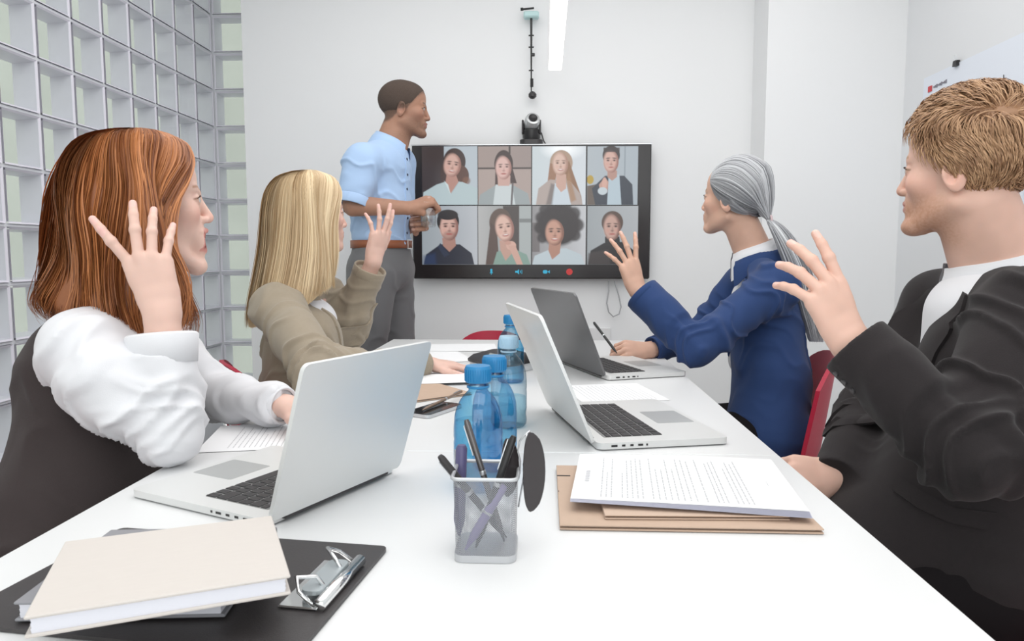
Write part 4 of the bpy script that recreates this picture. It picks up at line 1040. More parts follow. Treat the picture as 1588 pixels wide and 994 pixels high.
FING = {'i': (0.0260, 0.092, (0.040, 0.025, 0.021)), 'm': (0.0065, 0.096, (0.044, 0.028, 0.022)), 'r': (-0.0135, 0.091, (0.041, 0.026, 0.021)), 'p': (-0.0320, 0.081, (0.032, 0.020, 0.018))}
def hand(wr, up, dors, side, curls, thumb, sc=1.0, splay=None, forearm=None, fat=1.0, cup_=0.0):
    """SDF of a hand. up: wrist->knuckles, dors: out of the back, side: +1 thumb on up x dors side.
    curls: finger -> (mcp, pip, dip) degrees; thumb: (points in the hand frame)"""
    y = unit(up); z = unit(dors-y*(np.array(dors)@y)); x = np.cross(y, z)*side
    wr = np.array(wr, float)
    L2W = lambda p: wr+(x*p[0]+y*p[1]+z*p[2])*sc
    L = []; nails = []
    R = np.stack([x, y, z], 1)
    palm = [ell((0, 0, 0), (1, 1, 1))][:0]
    kn = {}
    for f, (fx, fy, seg) in FING.items():
        kz = -0.004*abs(fx/0.03)**2-cup_*(abs(fx-0.006)/0.03)
        kn[f] = (fx, fy, kz)
        palm.append(ecap(L2W((fx*0.50, 0.006, -0.002)), L2W((fx, fy-0.006, kz-0.001)), (0.0125*sc, 0.0135*sc), (0.0112*sc*fat, 0.0105*sc), x, 0.010*sc))
    palm.append(ell(L2W((0.017, 0.034, -0.010)), (0.015*sc, 0.028*sc, 0.013*sc), R, 0.012*sc))
    palm.append(ell(L2W((-0.022, 0.034, -0.008)), (0.012*sc, 0.030*sc, 0.012*sc), R, 0.012*sc))
    palm.append(ell(L2W((0.0, 0.060, -0.002)), (0.034*sc, 0.034*sc, 0.0115*sc), R, 0.012*sc))
    if forearm is not None:
        e, re, rw = forearm; palm.insert(0, ecap(wr-y*0.004*sc, e, (rw[0], rw[1]), re, x, 0.014*sc))
    palm.append(ecap(wr-y*0.012*sc, L2W((0, 0.020, -0.002)), (0.026*sc, 0.019*sc), (0.027*sc, 0.0155*sc), x, 0.014*sc))
    rb = {'i': 0.0092, 'm': 0.0095, 'r': 0.0090, 'p': 0.0080}
    L += palm
    for f, (fx, fy, seg) in FING.items():
        c = curls[f]; sp = math.radians((splay or {'i': 6, 'm': 1, 'r': -4, 'p': -11})[f])
        p = np.array(kn[f]); a = 0; pts = [p-A3(0, 0.012, 0)]; pts.append(p)
        for k in range(3):
            a += math.radians(c[k]); d = A3(math.sin(sp)*math.cos(a), math.cos(sp)*math.cos(a), -math.sin(a)); p = p+d*seg[k]*(1.0); pts.append(p)
        r = rb[f]*sc*fat; rr = [r*1.05, r*1.06, r*0.98, r*0.88, r*0.74]
        W = [L2W(q) for q in pts]; grp = []
        for k in range(4): grp.append(cap(W[k], W[k+1], rr[k], rr[k+1], 0.003*sc))
        grp.append(ell(W[2], (r*1.05,)*3, k=0.003*sc))
        L.append(('g', grp, 0.0045*sc))
        dn = unit(R @ (np.array([math.sin(sp)*math.sin(a), math.cos(sp)*math.sin(a), math.cos(a)]))); tipd = unit(W[4]-W[3])
        nails.append((W[4]-tipd*0.003*sc+dn*r*0.70, dn, tipd, r))
    W = [L2W(q) for q in thumb]; rr = [0.0145*sc*fat, 0.0125*sc*fat, 0.0110*sc*fat, 0.0085*sc*fat]
    L.append(('g', [cap(W[k], W[k+1], rr[k], rr[k+1], 0.004*sc) for k in range(3)], 0.010*sc))
    td = unit(W[3]-W[2]); dn = unit(x*0.5+z*0.8); dn = unit(dn-td*(dn@td)); nails.append((W[3]-td*0.003*sc+dn*rr[3]*0.7, dn, td, rr[3]))
    return L, nails
def paint_hand(X, N, base, nails, nailc, blush=(0.80, 0.40, 0.33)):
    c = np.tile(np.array(base), (len(X), 1))*(1+0.04*noise(X*70))[:, None]
    for (p, dn, td, r) in nails:
        q = X-p; along = q@td; rad = q-along[:, None]*td-(q@dn)[:, None]*dn; ac = np.sqrt((rad**2).sum(1))
        near = np.exp(-((q**2).sum(1))/(r*1.8)**2)[:, None]; c = c*(1-near*0.25)+np.array(blush)*np.mean(base)/0.5*near*0.25
        m = ((along/(r*1.0))**2+(ac/(r*0.66))**2 < 1) & ((N@dn) > 0.45); c[m] = nailc
    return c
TH_REL = [(0.018, 0.016, -0.008), (0.040, 0.048, -0.014), (0.050, 0.078, -0.018), (0.054, 0.104, -0.020)]    # along the palm edge, relaxed
TH_FWD = [(0.016, 0.016, -0.010), (0.026, 0.046, -0.030), (0.022, 0.068, -0.050), (0.012, 0.086, -0.062)]   # in front of the palm
def head_mesh(fr, org, prims, vox, sc=1.0):
    V_, F_ = nets(prims, vox); V_ = relax(V_, F_, 1, 0.35); return V_, F_
def join(parts):
    Vs, Fs, Cs, n = [], [], [], 0
    for V_, F_, c in parts: Vs.append(V_); Fs.append(F_+n); Cs.append(c if np.ndim(c) == 2 else np.tile(c, (len(V_), 1))); n += len(V_)
    return np.concatenate(Vs), np.concatenate(Fs), np.concatenate(Cs)
def clothing(name, prims, vox, m, parent, folds=(), vox_relax=2, cuts=(), pad=0.02, keep=False, label=None, flow=None):
    V_, F_ = nets(list(prims)+list(cuts), vox, pad)
    N = vnormals(V_, F_); D_ = np.zeros_like(V_)
    for k, (a, b, kw) in enumerate(folds):
        a, b = np.array(a), np.array(b); w = kw.get('rad', 0.10); h = np.clip(((V_-a)@(b-a))/((b-a)@(b-a)), 0, 1)
        dist = np.linalg.norm(V_-(a+h[:, None]*(b-a)), axis=1); kk = {q: v for q, v in kw.items() if q != 'rad'}
        D_ += fold(V_, N, a, b, seed=k*7.3+len(name), **kk)*(1/(1+np.exp((dist-w)/0.022)))[:, None]
    V_ = V_+D_
    V_ = relax(V_, F_, vox_relax, 0.4)
    o = link(name, np_mesh(name, V_, F_), m, parent)
    if label: o['label'] = label
    return (o, V_, F_)
def snap_strip(bvh, left, right, n, m_, off, thick, name, mtl, parent, bow=0.0, label=None, snap=True):
    """cloth piece laid on a surface between two guide polylines"""
    def rs(pl, n):
        pl = [np.array(p, float) for p in pl]; d = [0]
        for i in range(1, len(pl)): d.append(d[-1]+np.linalg.norm(pl[i]-pl[i-1]))
        return [A3(*[np.interp(t*d[-1], d, [p[k] for p in pl]) for k in range(3)]) for t in np.linspace(0, 1, n)]
    A_, B_ = rs(left, n), rs(right, n); G = []; G2 = []
    for i in range(n):
        r1, r2 = [], []
        for j in range(m_):
            t = j/(m_-1); p = A_[i]*(1-t)+B_[i]*t
            if snap:
                loc, nr, _, _ = bvh.find_nearest(Vector(p)); q = np.array(loc); nn = np.array(nr)
            else:
                loc, nr, _, _ = bvh.find_nearest(Vector(p)); nn = np.array(nr); q = p
            o_ = off+bow*math.sin(math.pi*t)
            r1.append(q+nn*(o_+thick)); r2.append(q+nn*(o_-0.004))
        G.append(r1); G2.append(r2)
    G, G2 = np.array(G), np.array(G2); b = MB(); b.grid(G); b.grid(G2[::-1])
    for i in range(n-1):
        b.add([G[i, 0], G[i+1, 0], G2[i+1, 0], G2[i, 0]], [(0, 1, 2, 3)]); b.add([G[i, -1], G[i+1, -1], G2[i+1, -1], G2[i, -1]], [(3, 2, 1, 0)])
    for j in range(m_-1):
        b.add([G[0, j], G[0, j+1], G2[0, j+1], G2[0, j]], [(3, 2, 1, 0)]); b.add([G[-1, j], G[-1, j+1], G2[-1, j+1], G2[-1, j]], [(0, 1, 2, 3)])
    o = link(name, b.mesh(name), mtl, parent, 'x'); 
    me = o.data
    try: me.set_sharp_from_angle(angle=math.radians(50))
    except Exception: pass
    if label: o['label'] = label
    return o
def collar_ring(name, cen, ax, r0, r1, h, mtl, parent, front, gap=0.5, flare=0.012, thick=0.0025, ell_=1.15, drop=0.03):
    """shirt collar: band standing round the neck and a fold-down leaf, open towards `front`"""
    ax = unit(ax); f = unit(np.array(front)-ax*(np.array(front)@ax)); s = np.cross(ax, f); n = 36; b = MB(); cen = np.array(cen)
    def pt(t, r, z): return cen+ax*z+(f*math.cos(t)*ell_+s*math.sin(t))*r
    prof = [(r0, -0.01), (r0-0.002, h), (r0+0.004, h+0.002), (r0+flare, h*0.4), (r0+flare+0.008, -drop)]
    G = []
    for i in range(n+1):
        t = gap+(2*math.pi-2*gap)*i/n; e = min(i, n-i)/n; pd = math.exp(-(e/0.07)**2)
        G.append([pt(t, r+(pd*0.008 if k == 4 else 0), z-0.010*(0.5+0.5*math.cos(t))*(k < 4)-(pd*0.030 if k == 4 else pd*0.006*(k > 0))) for k, (r, z) in enumerate(prof)])
    G = np.array(G); b.grid(G)
    G2 = G+0; cc_ = cen+ax*0.0
    for i in range(G2.shape[0]):
        for k in range(G2.shape[1]): d = G2[i, k]-cen; d = d-ax*(d@ax); G2[i, k] -= unit(d)*thick*(1 if k > 2 else -1)
    b.grid(G2[::-1])
    return link(name, b.mesh(name), mtl, parent, 'x')

def lapels(body_bvh, o, nb, chest, fwd, sd, m, inner, outer, sides=(-1, 1), off=0.003, thick=0.003):
    """lapels laid on the jacket front; outlines are (sideways, height over the chest point) pairs"""
    for s in sides:
        def hit(a, z):
            org = chest+sd*(s*a)+A3(0, 0, z)+fwd*0.35; h, n_, _, _ = body_bvh.ray_cast(Vector(org), Vector(-fwd), 0.45)
            if h is None: h, n_, _, _ = body_bvh.find_nearest(Vector(chest+sd*(s*a)+A3(0, 0, z)+fwd*0.1))
            return np.array(h), unit(np.array(n_)+fwd*0.6)
        n = 22; tt = np.linspace(0, 1, n)
        ip = [A3(np.interp(t, np.linspace(0, 1, len(inner)), [q[0] for q in inner]), np.interp(t, np.linspace(0, 1, len(inner)), [q[1] for q in inner])) for t in tt]
        op = [A3(np.interp(t, np.linspace(0, 1, len(outer)), [q[0] for q in outer]), np.interp(t, np.linspace(0, 1, len(outer)), [q[1] for q in outer])) for t in tt]
        G, G2 = [], []
        for a_, b_ in zip(ip, op):
            r1, r2 = [], []
            for j in range(7):
                u = j/6; q = a_*(1-u)+b_*u; p, nn = hit(q[0], q[1]); r1.append(p+nn*(off+thick+0.002*math.sin(math.pi*u))); r2.append(p-nn*0.002)
            G.append(r1); G2.append(r2)
        G, G2 = np.array(G), np.array(G2)
        for _ in range(3):
            for Q in (G, G2): Q[1:-1, 1:-1] = Q[1:-1, 1:-1]*0.4+0.15*(Q[:-2, 1:-1]+Q[2:, 1:-1]+Q[1:-1, :-2]+Q[1:-1, 2:])
        b = MB(); b.grid(G); b.grid(G2[::-1])
        for i in range(n-1):
            for e in (0, -1): b.add([G[i, e], G[i+1, e], G2[i+1, e], G2[i, e]], [(0, 1, 2, 3)])
        for j in range(6):
            for e in (0, -1): b.add([G[e, j], G[e, j+1], G2[e, j+1], G2[e, j]], [(0, 1, 2, 3)])
        lo = link('lapel', b.mesh('lapel'), m, o, 'x')
        try: lo.data.set_sharp_from_angle(angle=math.radians(55))
        except Exception: pass

# ------------------------------------------------------------------ hair strands
def hair_mat(name, c0, c1, rough=0.38, spec=0.45):
    m = bpy.data.materials.new('hair_'+name); m.use_nodes = True; nt = m.node_tree; b = nt.nodes['Principled BSDF']
    a = nt.nodes.new('ShaderNodeAttribute'); a.attribute_name = 'Col'
    mx = nt.nodes.new('ShaderNodeMix'); mx.data_type = 'RGBA'; mx.inputs['A'].default_value = (*c0, 1); mx.inputs['B'].default_value = (*c1, 1)
    nt.links.new(a.outputs['Fac'], mx.inputs['Factor']); nt.links.new(mx.outputs['Result'], b.inputs['Base Color'])
    b.inputs['Roughness'].default_value = rough; b.inputs['Specular IOR Level'].default_value = spec
    b.inputs['Anisotropic'].default_value = 0.5
    return m
def cr(pts, n):
    """Catmull-Rom resample of (...,K,3) control points to n points"""
    P_ = np.asarray(pts, float); K = P_.shape[-2]; t = np.linspace(0, K-1-1e-6, n); i = t.astype(int); f = (t-i)[:, None]
    g = lambda j: P_[..., np.clip(j, 0, K-1), :]
    p0, p1, p2, p3 = g(i-1), g(i), g(i+1), g(i+2)
    return 0.5*(2*p1+(p2-p0)*f+(2*p0-5*p1+4*p2-p3)*f*f+(3*p1-p0-3*p2+p3)*f**3)
def ribbons(name, S, w, m, parent, center, seed=0, kind=None, shade=None, taper=0.35):
    """S: (N,K,3) strands -> one mesh of slim three-sided locks; w: width"""
    rng = np.random.RandomState(seed); N, K = S.shape[:2]
    tan = np.gradient(S, axis=1); tan /= np.linalg.norm(tan, axis=2, keepdims=True)+1e-9
    out = S-np.asarray(center) ; out -= tan*(out*tan).sum(2, keepdims=True); out /= np.linalg.norm(out, axis=2, keepdims=True)+1e-9
    sd = np.cross(tan, out)
    prof = np.interp(np.linspace(0, 1, K), [0, 0.1, 0.75, 1], [0.7, 1, 0.9, taper*0.4])
    ww = (w*(0.6+0.8*rng.rand(N)))[:, None]*prof[None]
    tw = rng.uniform(-0.6, 0.6, (N, 1, 1)); s2 = sd*np.cos(tw)+out*np.sin(tw)
    a = S-s2*ww[..., None]; c = S+s2*ww[..., None]; mid = S+out*(ww*0.22)[..., None]
    V_ = np.stack([a, mid, c], 2).reshape(-1, 3)                # index ((n*K)+k)*3+j
    base = (np.arange(N)[:, None]*K+np.arange(K-1)[None])*3; base = base.reshape(-1)
    F_ = np.concatenate([np.stack([base+j, base+j+1, base+3+j+1, base+3+j], 1) for j in (0, 1)])
    cv = rng.rand(N) if shade is None else shade
    cc_ = np.repeat(cv, K*3); col = np.stack([cc_]*3, 1)
    o = link(name, np_mesh(name, V_, F_, col), m, parent)
    o['kind'] = 'stuff'
    return o
def strands_from_guides(G, N, K, seed=0, depth=0.012, clump=0.004, center=None, jitter=0.003, wave=0.0, wfreq=3, t0=0.0, lenvar=0.08):
    """G: (g,k,3) ordered guides; random blends of neighbouring guides, pulled in by a random depth"""
    rng = np.random.RandomState(seed); G = cr(G, K); g = len(G)
    u = rng.rand(N)*(g-1)*0.9999; i = u.astype(int); f = (u-i)[:, None, None]
    f = f*f*(3-2*f)*0.5+f*0.5
    S = G[i]*(1-f)+G[i+1]*f
    t = np.linspace(0, 1, K)[None, :, None]
    out = S-np.asarray(center); out[..., 2] *= 0.3; out /= np.linalg.norm(out, axis=2, keepdims=True)+1e-9
    dp = rng.rand(N, 1, 1)**1.5*depth; S = S-out*dp*np.minimum(1, t*4+0.2)
    ph = u[:, None, None]*2.1+rng.rand(N, 1, 1)*0.9
    tang = np.cross(out, A3(0, 0, 1))
    S = S+tang*(np.sin(t*wfreq*6.28+ph)*wave*t)+out*(np.cos(t*wfreq*6.28+ph*1.3)*wave*0.7*t)
    cl = np.floor(u*6); cj = np.stack([np.sin(cl*12.9898)*43758.5 % 1-0.5, np.sin(cl*78.233)*1358.5 % 1-0.5, np.sin(cl*37.7)*958.5 % 1-0.5], 1)[:, None, :]
    S = S+cj*clump*2*t+rng.normal(0, jitter, (N, 1, 3))*np.minimum(1, t*2)
    ln = 1-rng.rand(N)*lenvar
    idx = np.linspace(0, 1, K)[None]*ln[:, None]*(K-1); i0 = np.minimum(idx.astype(int), K-2); fr = (idx-i0)[..., None]
    n_ = np.arange(N)[:, None]; S = S[n_, i0]*(1-fr)+S[n_, i0+1]*fr
    return S, u/(g-1)
def shell_from_guides(name, G, K, m, parent, center, inset=0.01, fac=0.35, sub=4):
    G = cr(G, K); g = len(G); t = np.linspace(0, g-1, (g-1)*sub+1); S = cr(np.swapaxes(G, 0, 1), len(t)).swapaxes(0, 1)
    out = S-np.asarray(center); out[..., 2] *= 0.3; out /= np.linalg.norm(out, axis=2, keepdims=True)+1e-9
    tt = np.linspace(0, 1, K)[None, :, None]; S1 = S-out*inset*np.minimum(1, tt*4+0.3); S2 = S1-out*0.006
    n0, n1 = S.shape[:2]; I = np.arange(n0*n1).reshape(n0, n1); F1 = np.stack([I[:-1, :-1], I[1:, :-1], I[1:, 1:], I[:-1, 1:]], -1).reshape(-1, 4)
    V_ = np.concatenate([S1.reshape(-1, 3), S2.reshape(-1, 3)]); F_ = np.concatenate([F1, F1[:, ::-1]+n0*n1])
    return link(name, np_mesh(name, V_, F_, np.full((len(V_), 3), fac)), m, parent)
def TM(R, org): M_ = np.eye(4); M_[:3, :3] = R; M_[:3, 3] = org; return M_
def tow(M_, p): p = np.asarray(p, float); return p @ M_[:3, :3].T + M_[:3, 3]
def person_mesh(parts, label, m):
    V_, F_, c = join(parts); org = V_.mean(0)
    o = link('person', np_mesh('person', V_, F_, c), m); tag(o, label, 'person'); return o
def legs_prims(hipL, hipR, kneeL, kneeR, anL, anR, r=(0.088, 0.062, 0.055, 0.05)):
    e = r[0]/0.088; L = [ell((np.array(hipL)+np.array(hipR))/2+A3(0, 0, 0.01), (0.14*e*e, 0.13*e*e, 0.10*e*e), k=0.03)]
    for h, k, a in ((hipL, kneeL, anL), (hipR, kneeR, anR)): L += [cap(h, k, r[0], r[1], 0.03), cap(k, a, r[2]+0.005, r[3], 0.02)]
    return L
def shoes(parent, an, fwd, m):
    f = unit(A3(fwd[0], fwd[1], 0)); s = A3(f[1], -f[0], 0)
    a = A3(an[0], an[1], 0); R = np.stack([s, f, A3(0, 0, 1)], 1)
    V_, F_ = nets([ell(a+f*0.02+A3(0, 0, 0.045), (0.037, 0.055, 0.045), R, 0.02), ell(a+f*0.12+A3(0, 0, 0.032), (0.043, 0.075, 0.030), R, 0.03), ('cut', A3(0, 0, 0.004), A3(0, 0, -1))], 0.006)
    return link('shoe', np_mesh('shoe', V_, F_), m, parent)

M_cloth = dict(
    white=mat('white_cotton', (0.76, 0.76, 0.79), 0.85, bump=0.12, bscale=700, sheen=0.1),
    vest=mat('charcoal_brown_wool', (0.046, 0.036, 0.036), 0.95, bump=0.3, bscale=600, sheen=0.08, spec=0.2),
    beige=mat('beige_wool', (0.33, 0.275, 0.205), 0.9, bump=0.3, bscale=700, sheen=0.2, var=0.05, vscale=120),
    blue=mat('light_blue_cotton', (0.42, 0.58, 0.83), 0.85, bump=0.1, bscale=700, sheen=0.1),
    grey=mat('grey_wool', (0.145, 0.145, 0.152), 0.9, bump=0.2, bscale=700, sheen=0.15),
    navy=mat('navy_wool', (0.028, 0.058, 0.165), 0.85, bump=0.2, bscale=700, sheen=0.10, spec=0.2),
    black=mat('black_wool', (0.024, 0.020, 0.021), 0.9, bump=0.25, bscale=700, sheen=0.10, spec=0.2),
    dark=mat('black_trousers', (0.012, 0.010, 0.011), 0.9, spec=0.1),
    shoe=mat('black_leather', (0.02, 0.018, 0.018), 0.35), belt=mat('tan_leather', (0.30, 0.10, 0.045), 0.4))

# ================================================================== A: red-haired woman, front left
SKA = (0.74, 0.50, 0.42)
def red_woman():
    R = rotm(36, 6, 0); org = P(229, 316, 1.33); Mh = TM(R, org); inv = np.linalg.inv(Mh)
    nb = P(188, 500, 1.33); V_, F_ = head_mesh(None, None, head_prims(tow(inv, nb), (0.050, 0.052), mouth=0.025, smile=1, slim=0.96, nose=0.95), 0.0021)
    c = paint_head(V_, SKA, (0.62, 0.24, 0.21), (0.30, 0.13, 0.06, 0.8), lm=-0.0695-0.025, mouth=0.025)
    parts = [(tow(Mh, V_), F_, c)]
    # raised right hand, back to the viewer
    el_, wr = P(262, 668, 1.165), P(250, 478, 1.175)
    up = P(219, 388, 1.165)-wr
    L, nl = hand(wr, up, V(0.25, 0.05, 1), -1, {'i': (-6, 6, 4), 'm': (6, 10, 8), 'r': (12, 14, 10), 'p': (20, 14, 10)}, TH_FWD, 0.95,
                 {'i': 20, 'm': -9, 'r': -15, 'p': -23}, (el_, (0.040, 0.036), (0.026, 0.021)), fat=0.94)
    if False: pass
    V_, F_ = nets(L, 0.0018, 0.01); V_ = relax(V_, F_, 1, 0.3); parts.append((V_, F_, paint_hand(V_, vnormals(V_, F_), SKA, nl, (0.80, 0.50, 0.45))))
    # far (left) hand behind the laptop
    el2, wr2 = P(330, 612, 1.50), P(446, 630, 1.40); wr2[2] = max(wr2[2], 0.765)
    L, nl = hand(wr2, wr2-el2+A3(0, 0, 0.02)*0, A3(0, 0, 1), 1, {'i': (20, 20, 12), 'm': (20, 22, 12), 'r': (20, 24, 12), 'p': (20, 24, 12)}, TH_REL, 0.9, None, (el2, (0.040, 0.036), (0.026, 0.021)), fat=0.9)
    V_, F_ = nets(L, 0.003, 0.01); parts.append((V_, F_, paint_hand(V_, vnormals(V_, F_), SKA, nl, (0.80, 0.50, 0.45))))
    # body core
    pel = P(70, 890, 1.22); pel[2] = 0.54
    chest = P(165, 600, 1.33); shR = P(122, 545, 1.18); shL = P(250, 535, 1.48); belly = (chest+pel)/2+A3(0.01, 0.01, -0.01)
    fwd = A3(math.cos(math.radians(25)), math.sin(math.radians(25)), 0); sd = A3(fwd[1], -fwd[0], 0)
    core = [cap(nb, chest, 0.05, 0.08, 0.03), cap(shR, shL, 0.05, 0.05, 0.04), ecap(chest, pel, (0.125, 0.09), (0.14, 0.10), sd, 0.04), cap(shR, el_, 0.042, 0.036, 0.03), cap(shL, el2, 0.042, 0.036, 0.03)]
    knL, knR = pel+fwd*0.42+sd*-0.10+A3(0, 0, -0.04), pel+fwd*0.42+sd*0.10+A3(0, 0, -0.04)
    anL, anR = A3(knL[0], knL[1], 0.09)-fwd*0.02, A3(knR[0], knR[1], 0.09)-fwd*0.05
    hpL, hpR = pel-sd*0.08+A3(0, 0, 0), pel+sd*0.08
    core += legs_prims(hpL, hpR, knL, knR, anL, anR, (0.075, 0.05, 0.045, 0.035))
    V_, F_ = nets(core, 0.011); parts.append((V_, F_, np.array(SKA)))
    o = person_mesh(parts, 'red-haired woman in white blouse and dark waistcoat, raising her hand, seated front left', skin_mat('fair'))
    eye_parts(o, Mh, (0.12, 0.2, 0.24))
    # teeth
    tp = [tow(Mh, (0.017*math.sin(a), 0.066+0.019*math.cos(a), z)) for a in np.linspace(-1.2, 1.2, 11) for z in (-0.0590, -0.0680)]
    G = np.array(tp).reshape(11, 2, 3); link('teeth', MB().grid(G[::-1]).mesh('teeth'), mat('tooth_enamel', (0.85, 0.83, 0.78), 0.2), o, 'x')
    # blouse: sleeves and yoke
    W = M_cloth['white']
    cuffc = wr+(el_-wr)*0.40
    sl = [ecap(shR+(chest-shR)*0.25+A3(0, 0, 0.012), shR+(el_-shR)*0.5, (0.068, 0.075), (0.070, 0.068), sd, 0.03),
          cap(shR+(el_-shR)*0.4, el_+A3(0, 0, -0.004), 0.070, 0.047, 0.03),
          ]
    axf = unit(wr-el_)
    fore = ('g', [cap(el_+A3(0.004, 0, -0.002), cuffc+axf*0.03, 0.048, 0.050, 0.022), ('cut', cuffc+axf*0.004, axf)], 0.022)
    yoke = [cap(shR+A3(0, 0, 0.01), nb+A3(0, 0, -0.02), 0.058, 0.050, 0.03), cap(nb+A3(0, 0, -0.02), shL, 0.05, 0.052, 0.03)]
    (so, Vs, Fs) = clothing('blouse_sleeve', sl+yoke+[fore], 0.0045, W, o,
        [(shR, el_, dict(amp=0.009, fa=34, fr=7, base=0.8, rad=0.11, spots=[(shR, 0.08, 0.5), (el_, 0.08, 0.6)])), (el_, cuffc, dict(amp=0.008, fa=40, fr=8, base=0.9, ef=True, rad=0.075, spots=[(el_, 0.07, 0.5)]))])
    # rolled cuff
    s1 = unit(np.cross(axf, A3(0, 1, 0))); s2 = np.cross(axf, s1); b = MB()
    G = []
    for i in range(33):
        t = 2*math.pi*i/32; d = s1*math.cos(t)+s2*math.sin(t)*0.85; wv = 0.002*math.sin(3*t+1)
        G.append([cuffc+axf*a+d*(r+wv) for a, r in ((-0.012, 0.046), (-0.010, 0.053), (0.034, 0.0575), (0.038, 0.054), (0.034, 0.0515), (-0.004, 0.047))])
    link('blouse_cuff', b.grid(np.array(G)[::-1]).mesh('blouse_cuff'), W, o, 'x')
    c2 = wr2+(el2-wr2)*0.10; ax2 = unit(wr2-el2)
    sl = [cap(shL+A3(0, 0, 0.0), el2, 0.062, 0.052, 0.03), ('g', [cap(el2, c2+ax2*0.02, 0.051, 0.036, 0.025), ('cut', c2+ax2*0.004, ax2)], 0.025)]
    clothing('blouse_sleeve', sl, 0.005, W, o, [(shL, el2, dict(amp=0.006, fa=28, fr=6, base=0.6, rad=0.1)), (el2, c2, dict(amp=0.0075, fa=34, fr=6, base=0.9, rad=0.08))])
    G = []
    s1 = unit(np.cross(ax2, A3(0, 0, 1))); s2 = np.cross(ax2, s1)
    for i in range(25):
        t = 2*math.pi*i/24; d = s1*math.cos(t)+s2*math.sin(t); G.append([c2+ax2*a+d*r for a, r in ((-0.03, 0.035), (-0.028, 0.040), (0.012, 0.037), (0.014, 0.034), (0.010, 0.031))])
    link('blouse_cuff', MB().grid(np.array(G)[::-1]).mesh('blouse_cuff'), W, o, 'x')
    # waistcoat
    vs = [ecap(chest+A3(-0.015, -0.01, 0.02), belly, (0.155, 0.118), (0.150, 0.125), sd, 0.04), ecap(belly, pel+A3(0, 0, 0.02), (0.150, 0.125), (0.17, 0.145), sd, 0.04),
          cap(chest+(shR-chest)*0.45+A3(-0.02, 0, 0.03), nb+A3(-0.01, 0, -0.03), 0.070, 0.048, 0.04), cap(chest+(shL-chest)*0.5+A3(0, 0, 0.03), nb+A3(0, 0, -0.03), 0.066, 0.046, 0.04)]
    vs.append(sub(cap(shR+sd*0.03+A3(0, 0, 0.03), shR+sd*0.10+A3(0.02, 0, -0.10), 0.062, 0.072, 0.02)))
    (vo, Vv, Fv) = clothing('waistcoat', vs, 0.006, M_cloth['vest'], o, [(pel, chest, dict(amp=0.009, fa=17, fr=5, base=0.7, rad=0.3))])
    bl = [cap(chest+fwd*0.035+A3(0, 0, 0.06), nb+A3(0, 0, -0.015), 0.075, 0.055, 0.03)]
    clothing('blouse_front', bl, 0.006, W, o)
    collar_ring('blouse_collar', nb+A3(0.0, 0, -0.012), unit(tow(Mh, (0, -0.02, -0.05))-nb), 0.056, 0.06, 0.028, W, o, fwd, gap=0.45)
    clothing('trousers', legs_prims(hpL, hpR, knL, knR, anL+A3(0, 0, -0.02), anR+A3(0, 0, -0.02)), 0.010, M_cloth['dark'], o, [(pel, knR, dict(amp=0.004, rad=0.2))])
    shoes(o, anL, fwd, M_cloth['shoe']); shoes(o, anR, fwd, M_cloth['shoe'])
    # hair
    hm = hair_mat('red', (0.17, 0.048, 0.014), (0.60, 0.235, 0.085), 0.36)
    def gd(pts): return [tow(Mh, (r*math.sin(math.radians(ph)), r*math.cos(math.radians(ph))-0.01, z)) for ph, r, z in pts]
    right = [
        [(8, 0.050, 0.126), (14, 0.092, 0.104), (24, 0.106, 0.068), (50, 0.108, 0.032), (70, 0.104, -0.010), (75, 0.100, -0.07), (66, 0.101, -0.13), (62, 0.100, -0.19), (70, 0.085, -0.235)],
        [(16, 0.045, 0.129), (28, 0.090, 0.106), (44, 0.106, 0.068), (63, 0.107, 0.030), (77, 0.104, -0.02), (80, 0.104, -0.08), (74, 0.108, -0.14), (72, 0.112, -0.20), (82, 0.095, -0.25)],
        [(30, 0.040, 0.131), (50, 0.080, 0.112), (66, 0.100, 0.070), (76, 0.106, 0.030), (82, 0.108, -0.02), (84, 0.113, -0.08), (82, 0.120, -0.14), (86, 0.118, -0.20), (92, 0.100, -0.255)],
        [(60, 0.030, 0.133), (82, 0.074, 0.117), (90, 0.095, 0.076), (94, 0.104, 0.030), (98, 0.110, -0.02), (100, 0.118, -0.08), (100, 0.130, -0.14), (104, 0.128, -0.20), (108, 0.105, -0.25)],
        [(100, 0.030, 0.133), (112, 0.074, 0.118), (114, 0.102, 0.080), (114, 0.116, 0.030), (116, 0.124, -0.02), (118, 0.132, -0.08), (122, 0.146, -0.14), (126, 0.150, -0.19), (130, 0.135, -0.235)],
        [(130, 0.035, 0.133), (138, 0.082, 0.118), (138, 0.116, 0.080), (138, 0.134, 0.030), (140, 0.144, -0.02), (142, 0.154, -0.08), (146, 0.168, -0.13), (150, 0.176, -0.175), (152, 0.158, -0.21)],
        [(155, 0.040, 0.133), (160, 0.086, 0.118), (160, 0.120, 0.080), (162, 0.140, 0.030), (162, 0.150, -0.02), (164, 0.160, -0.08), (168, 0.174, -0.125), (168, 0.186, -0.160), (168, 0.176, -0.19)],
        [(180, 0.040, 0.133), (180, 0.086, 0.118), (180, 0.120, 0.080), (180, 0.142, 0.030), (180, 0.152, -0.02), (180, 0.162, -0.08), (180, 0.172, -0.125), (180, 0.184, -0.160), (180, 0.172, -0.19)]]
    left = [[(360-ph, r, z) for ph, r, z in g] for g in right[:-1]][::-1]
    GG = np.array([gd(g) for g in right+left]); cen = tow(Mh, (0, -0.01, -0.05))
    hc = shell_from_guides('hair', GG, 26, hm, o, cen, 0.012, 0.25)
    S, u = strands_from_guides(GG, 5200, 26, 3, 0.018, 0.010, cen, 0.003, 0.018, 1.4, lenvar=0.25)
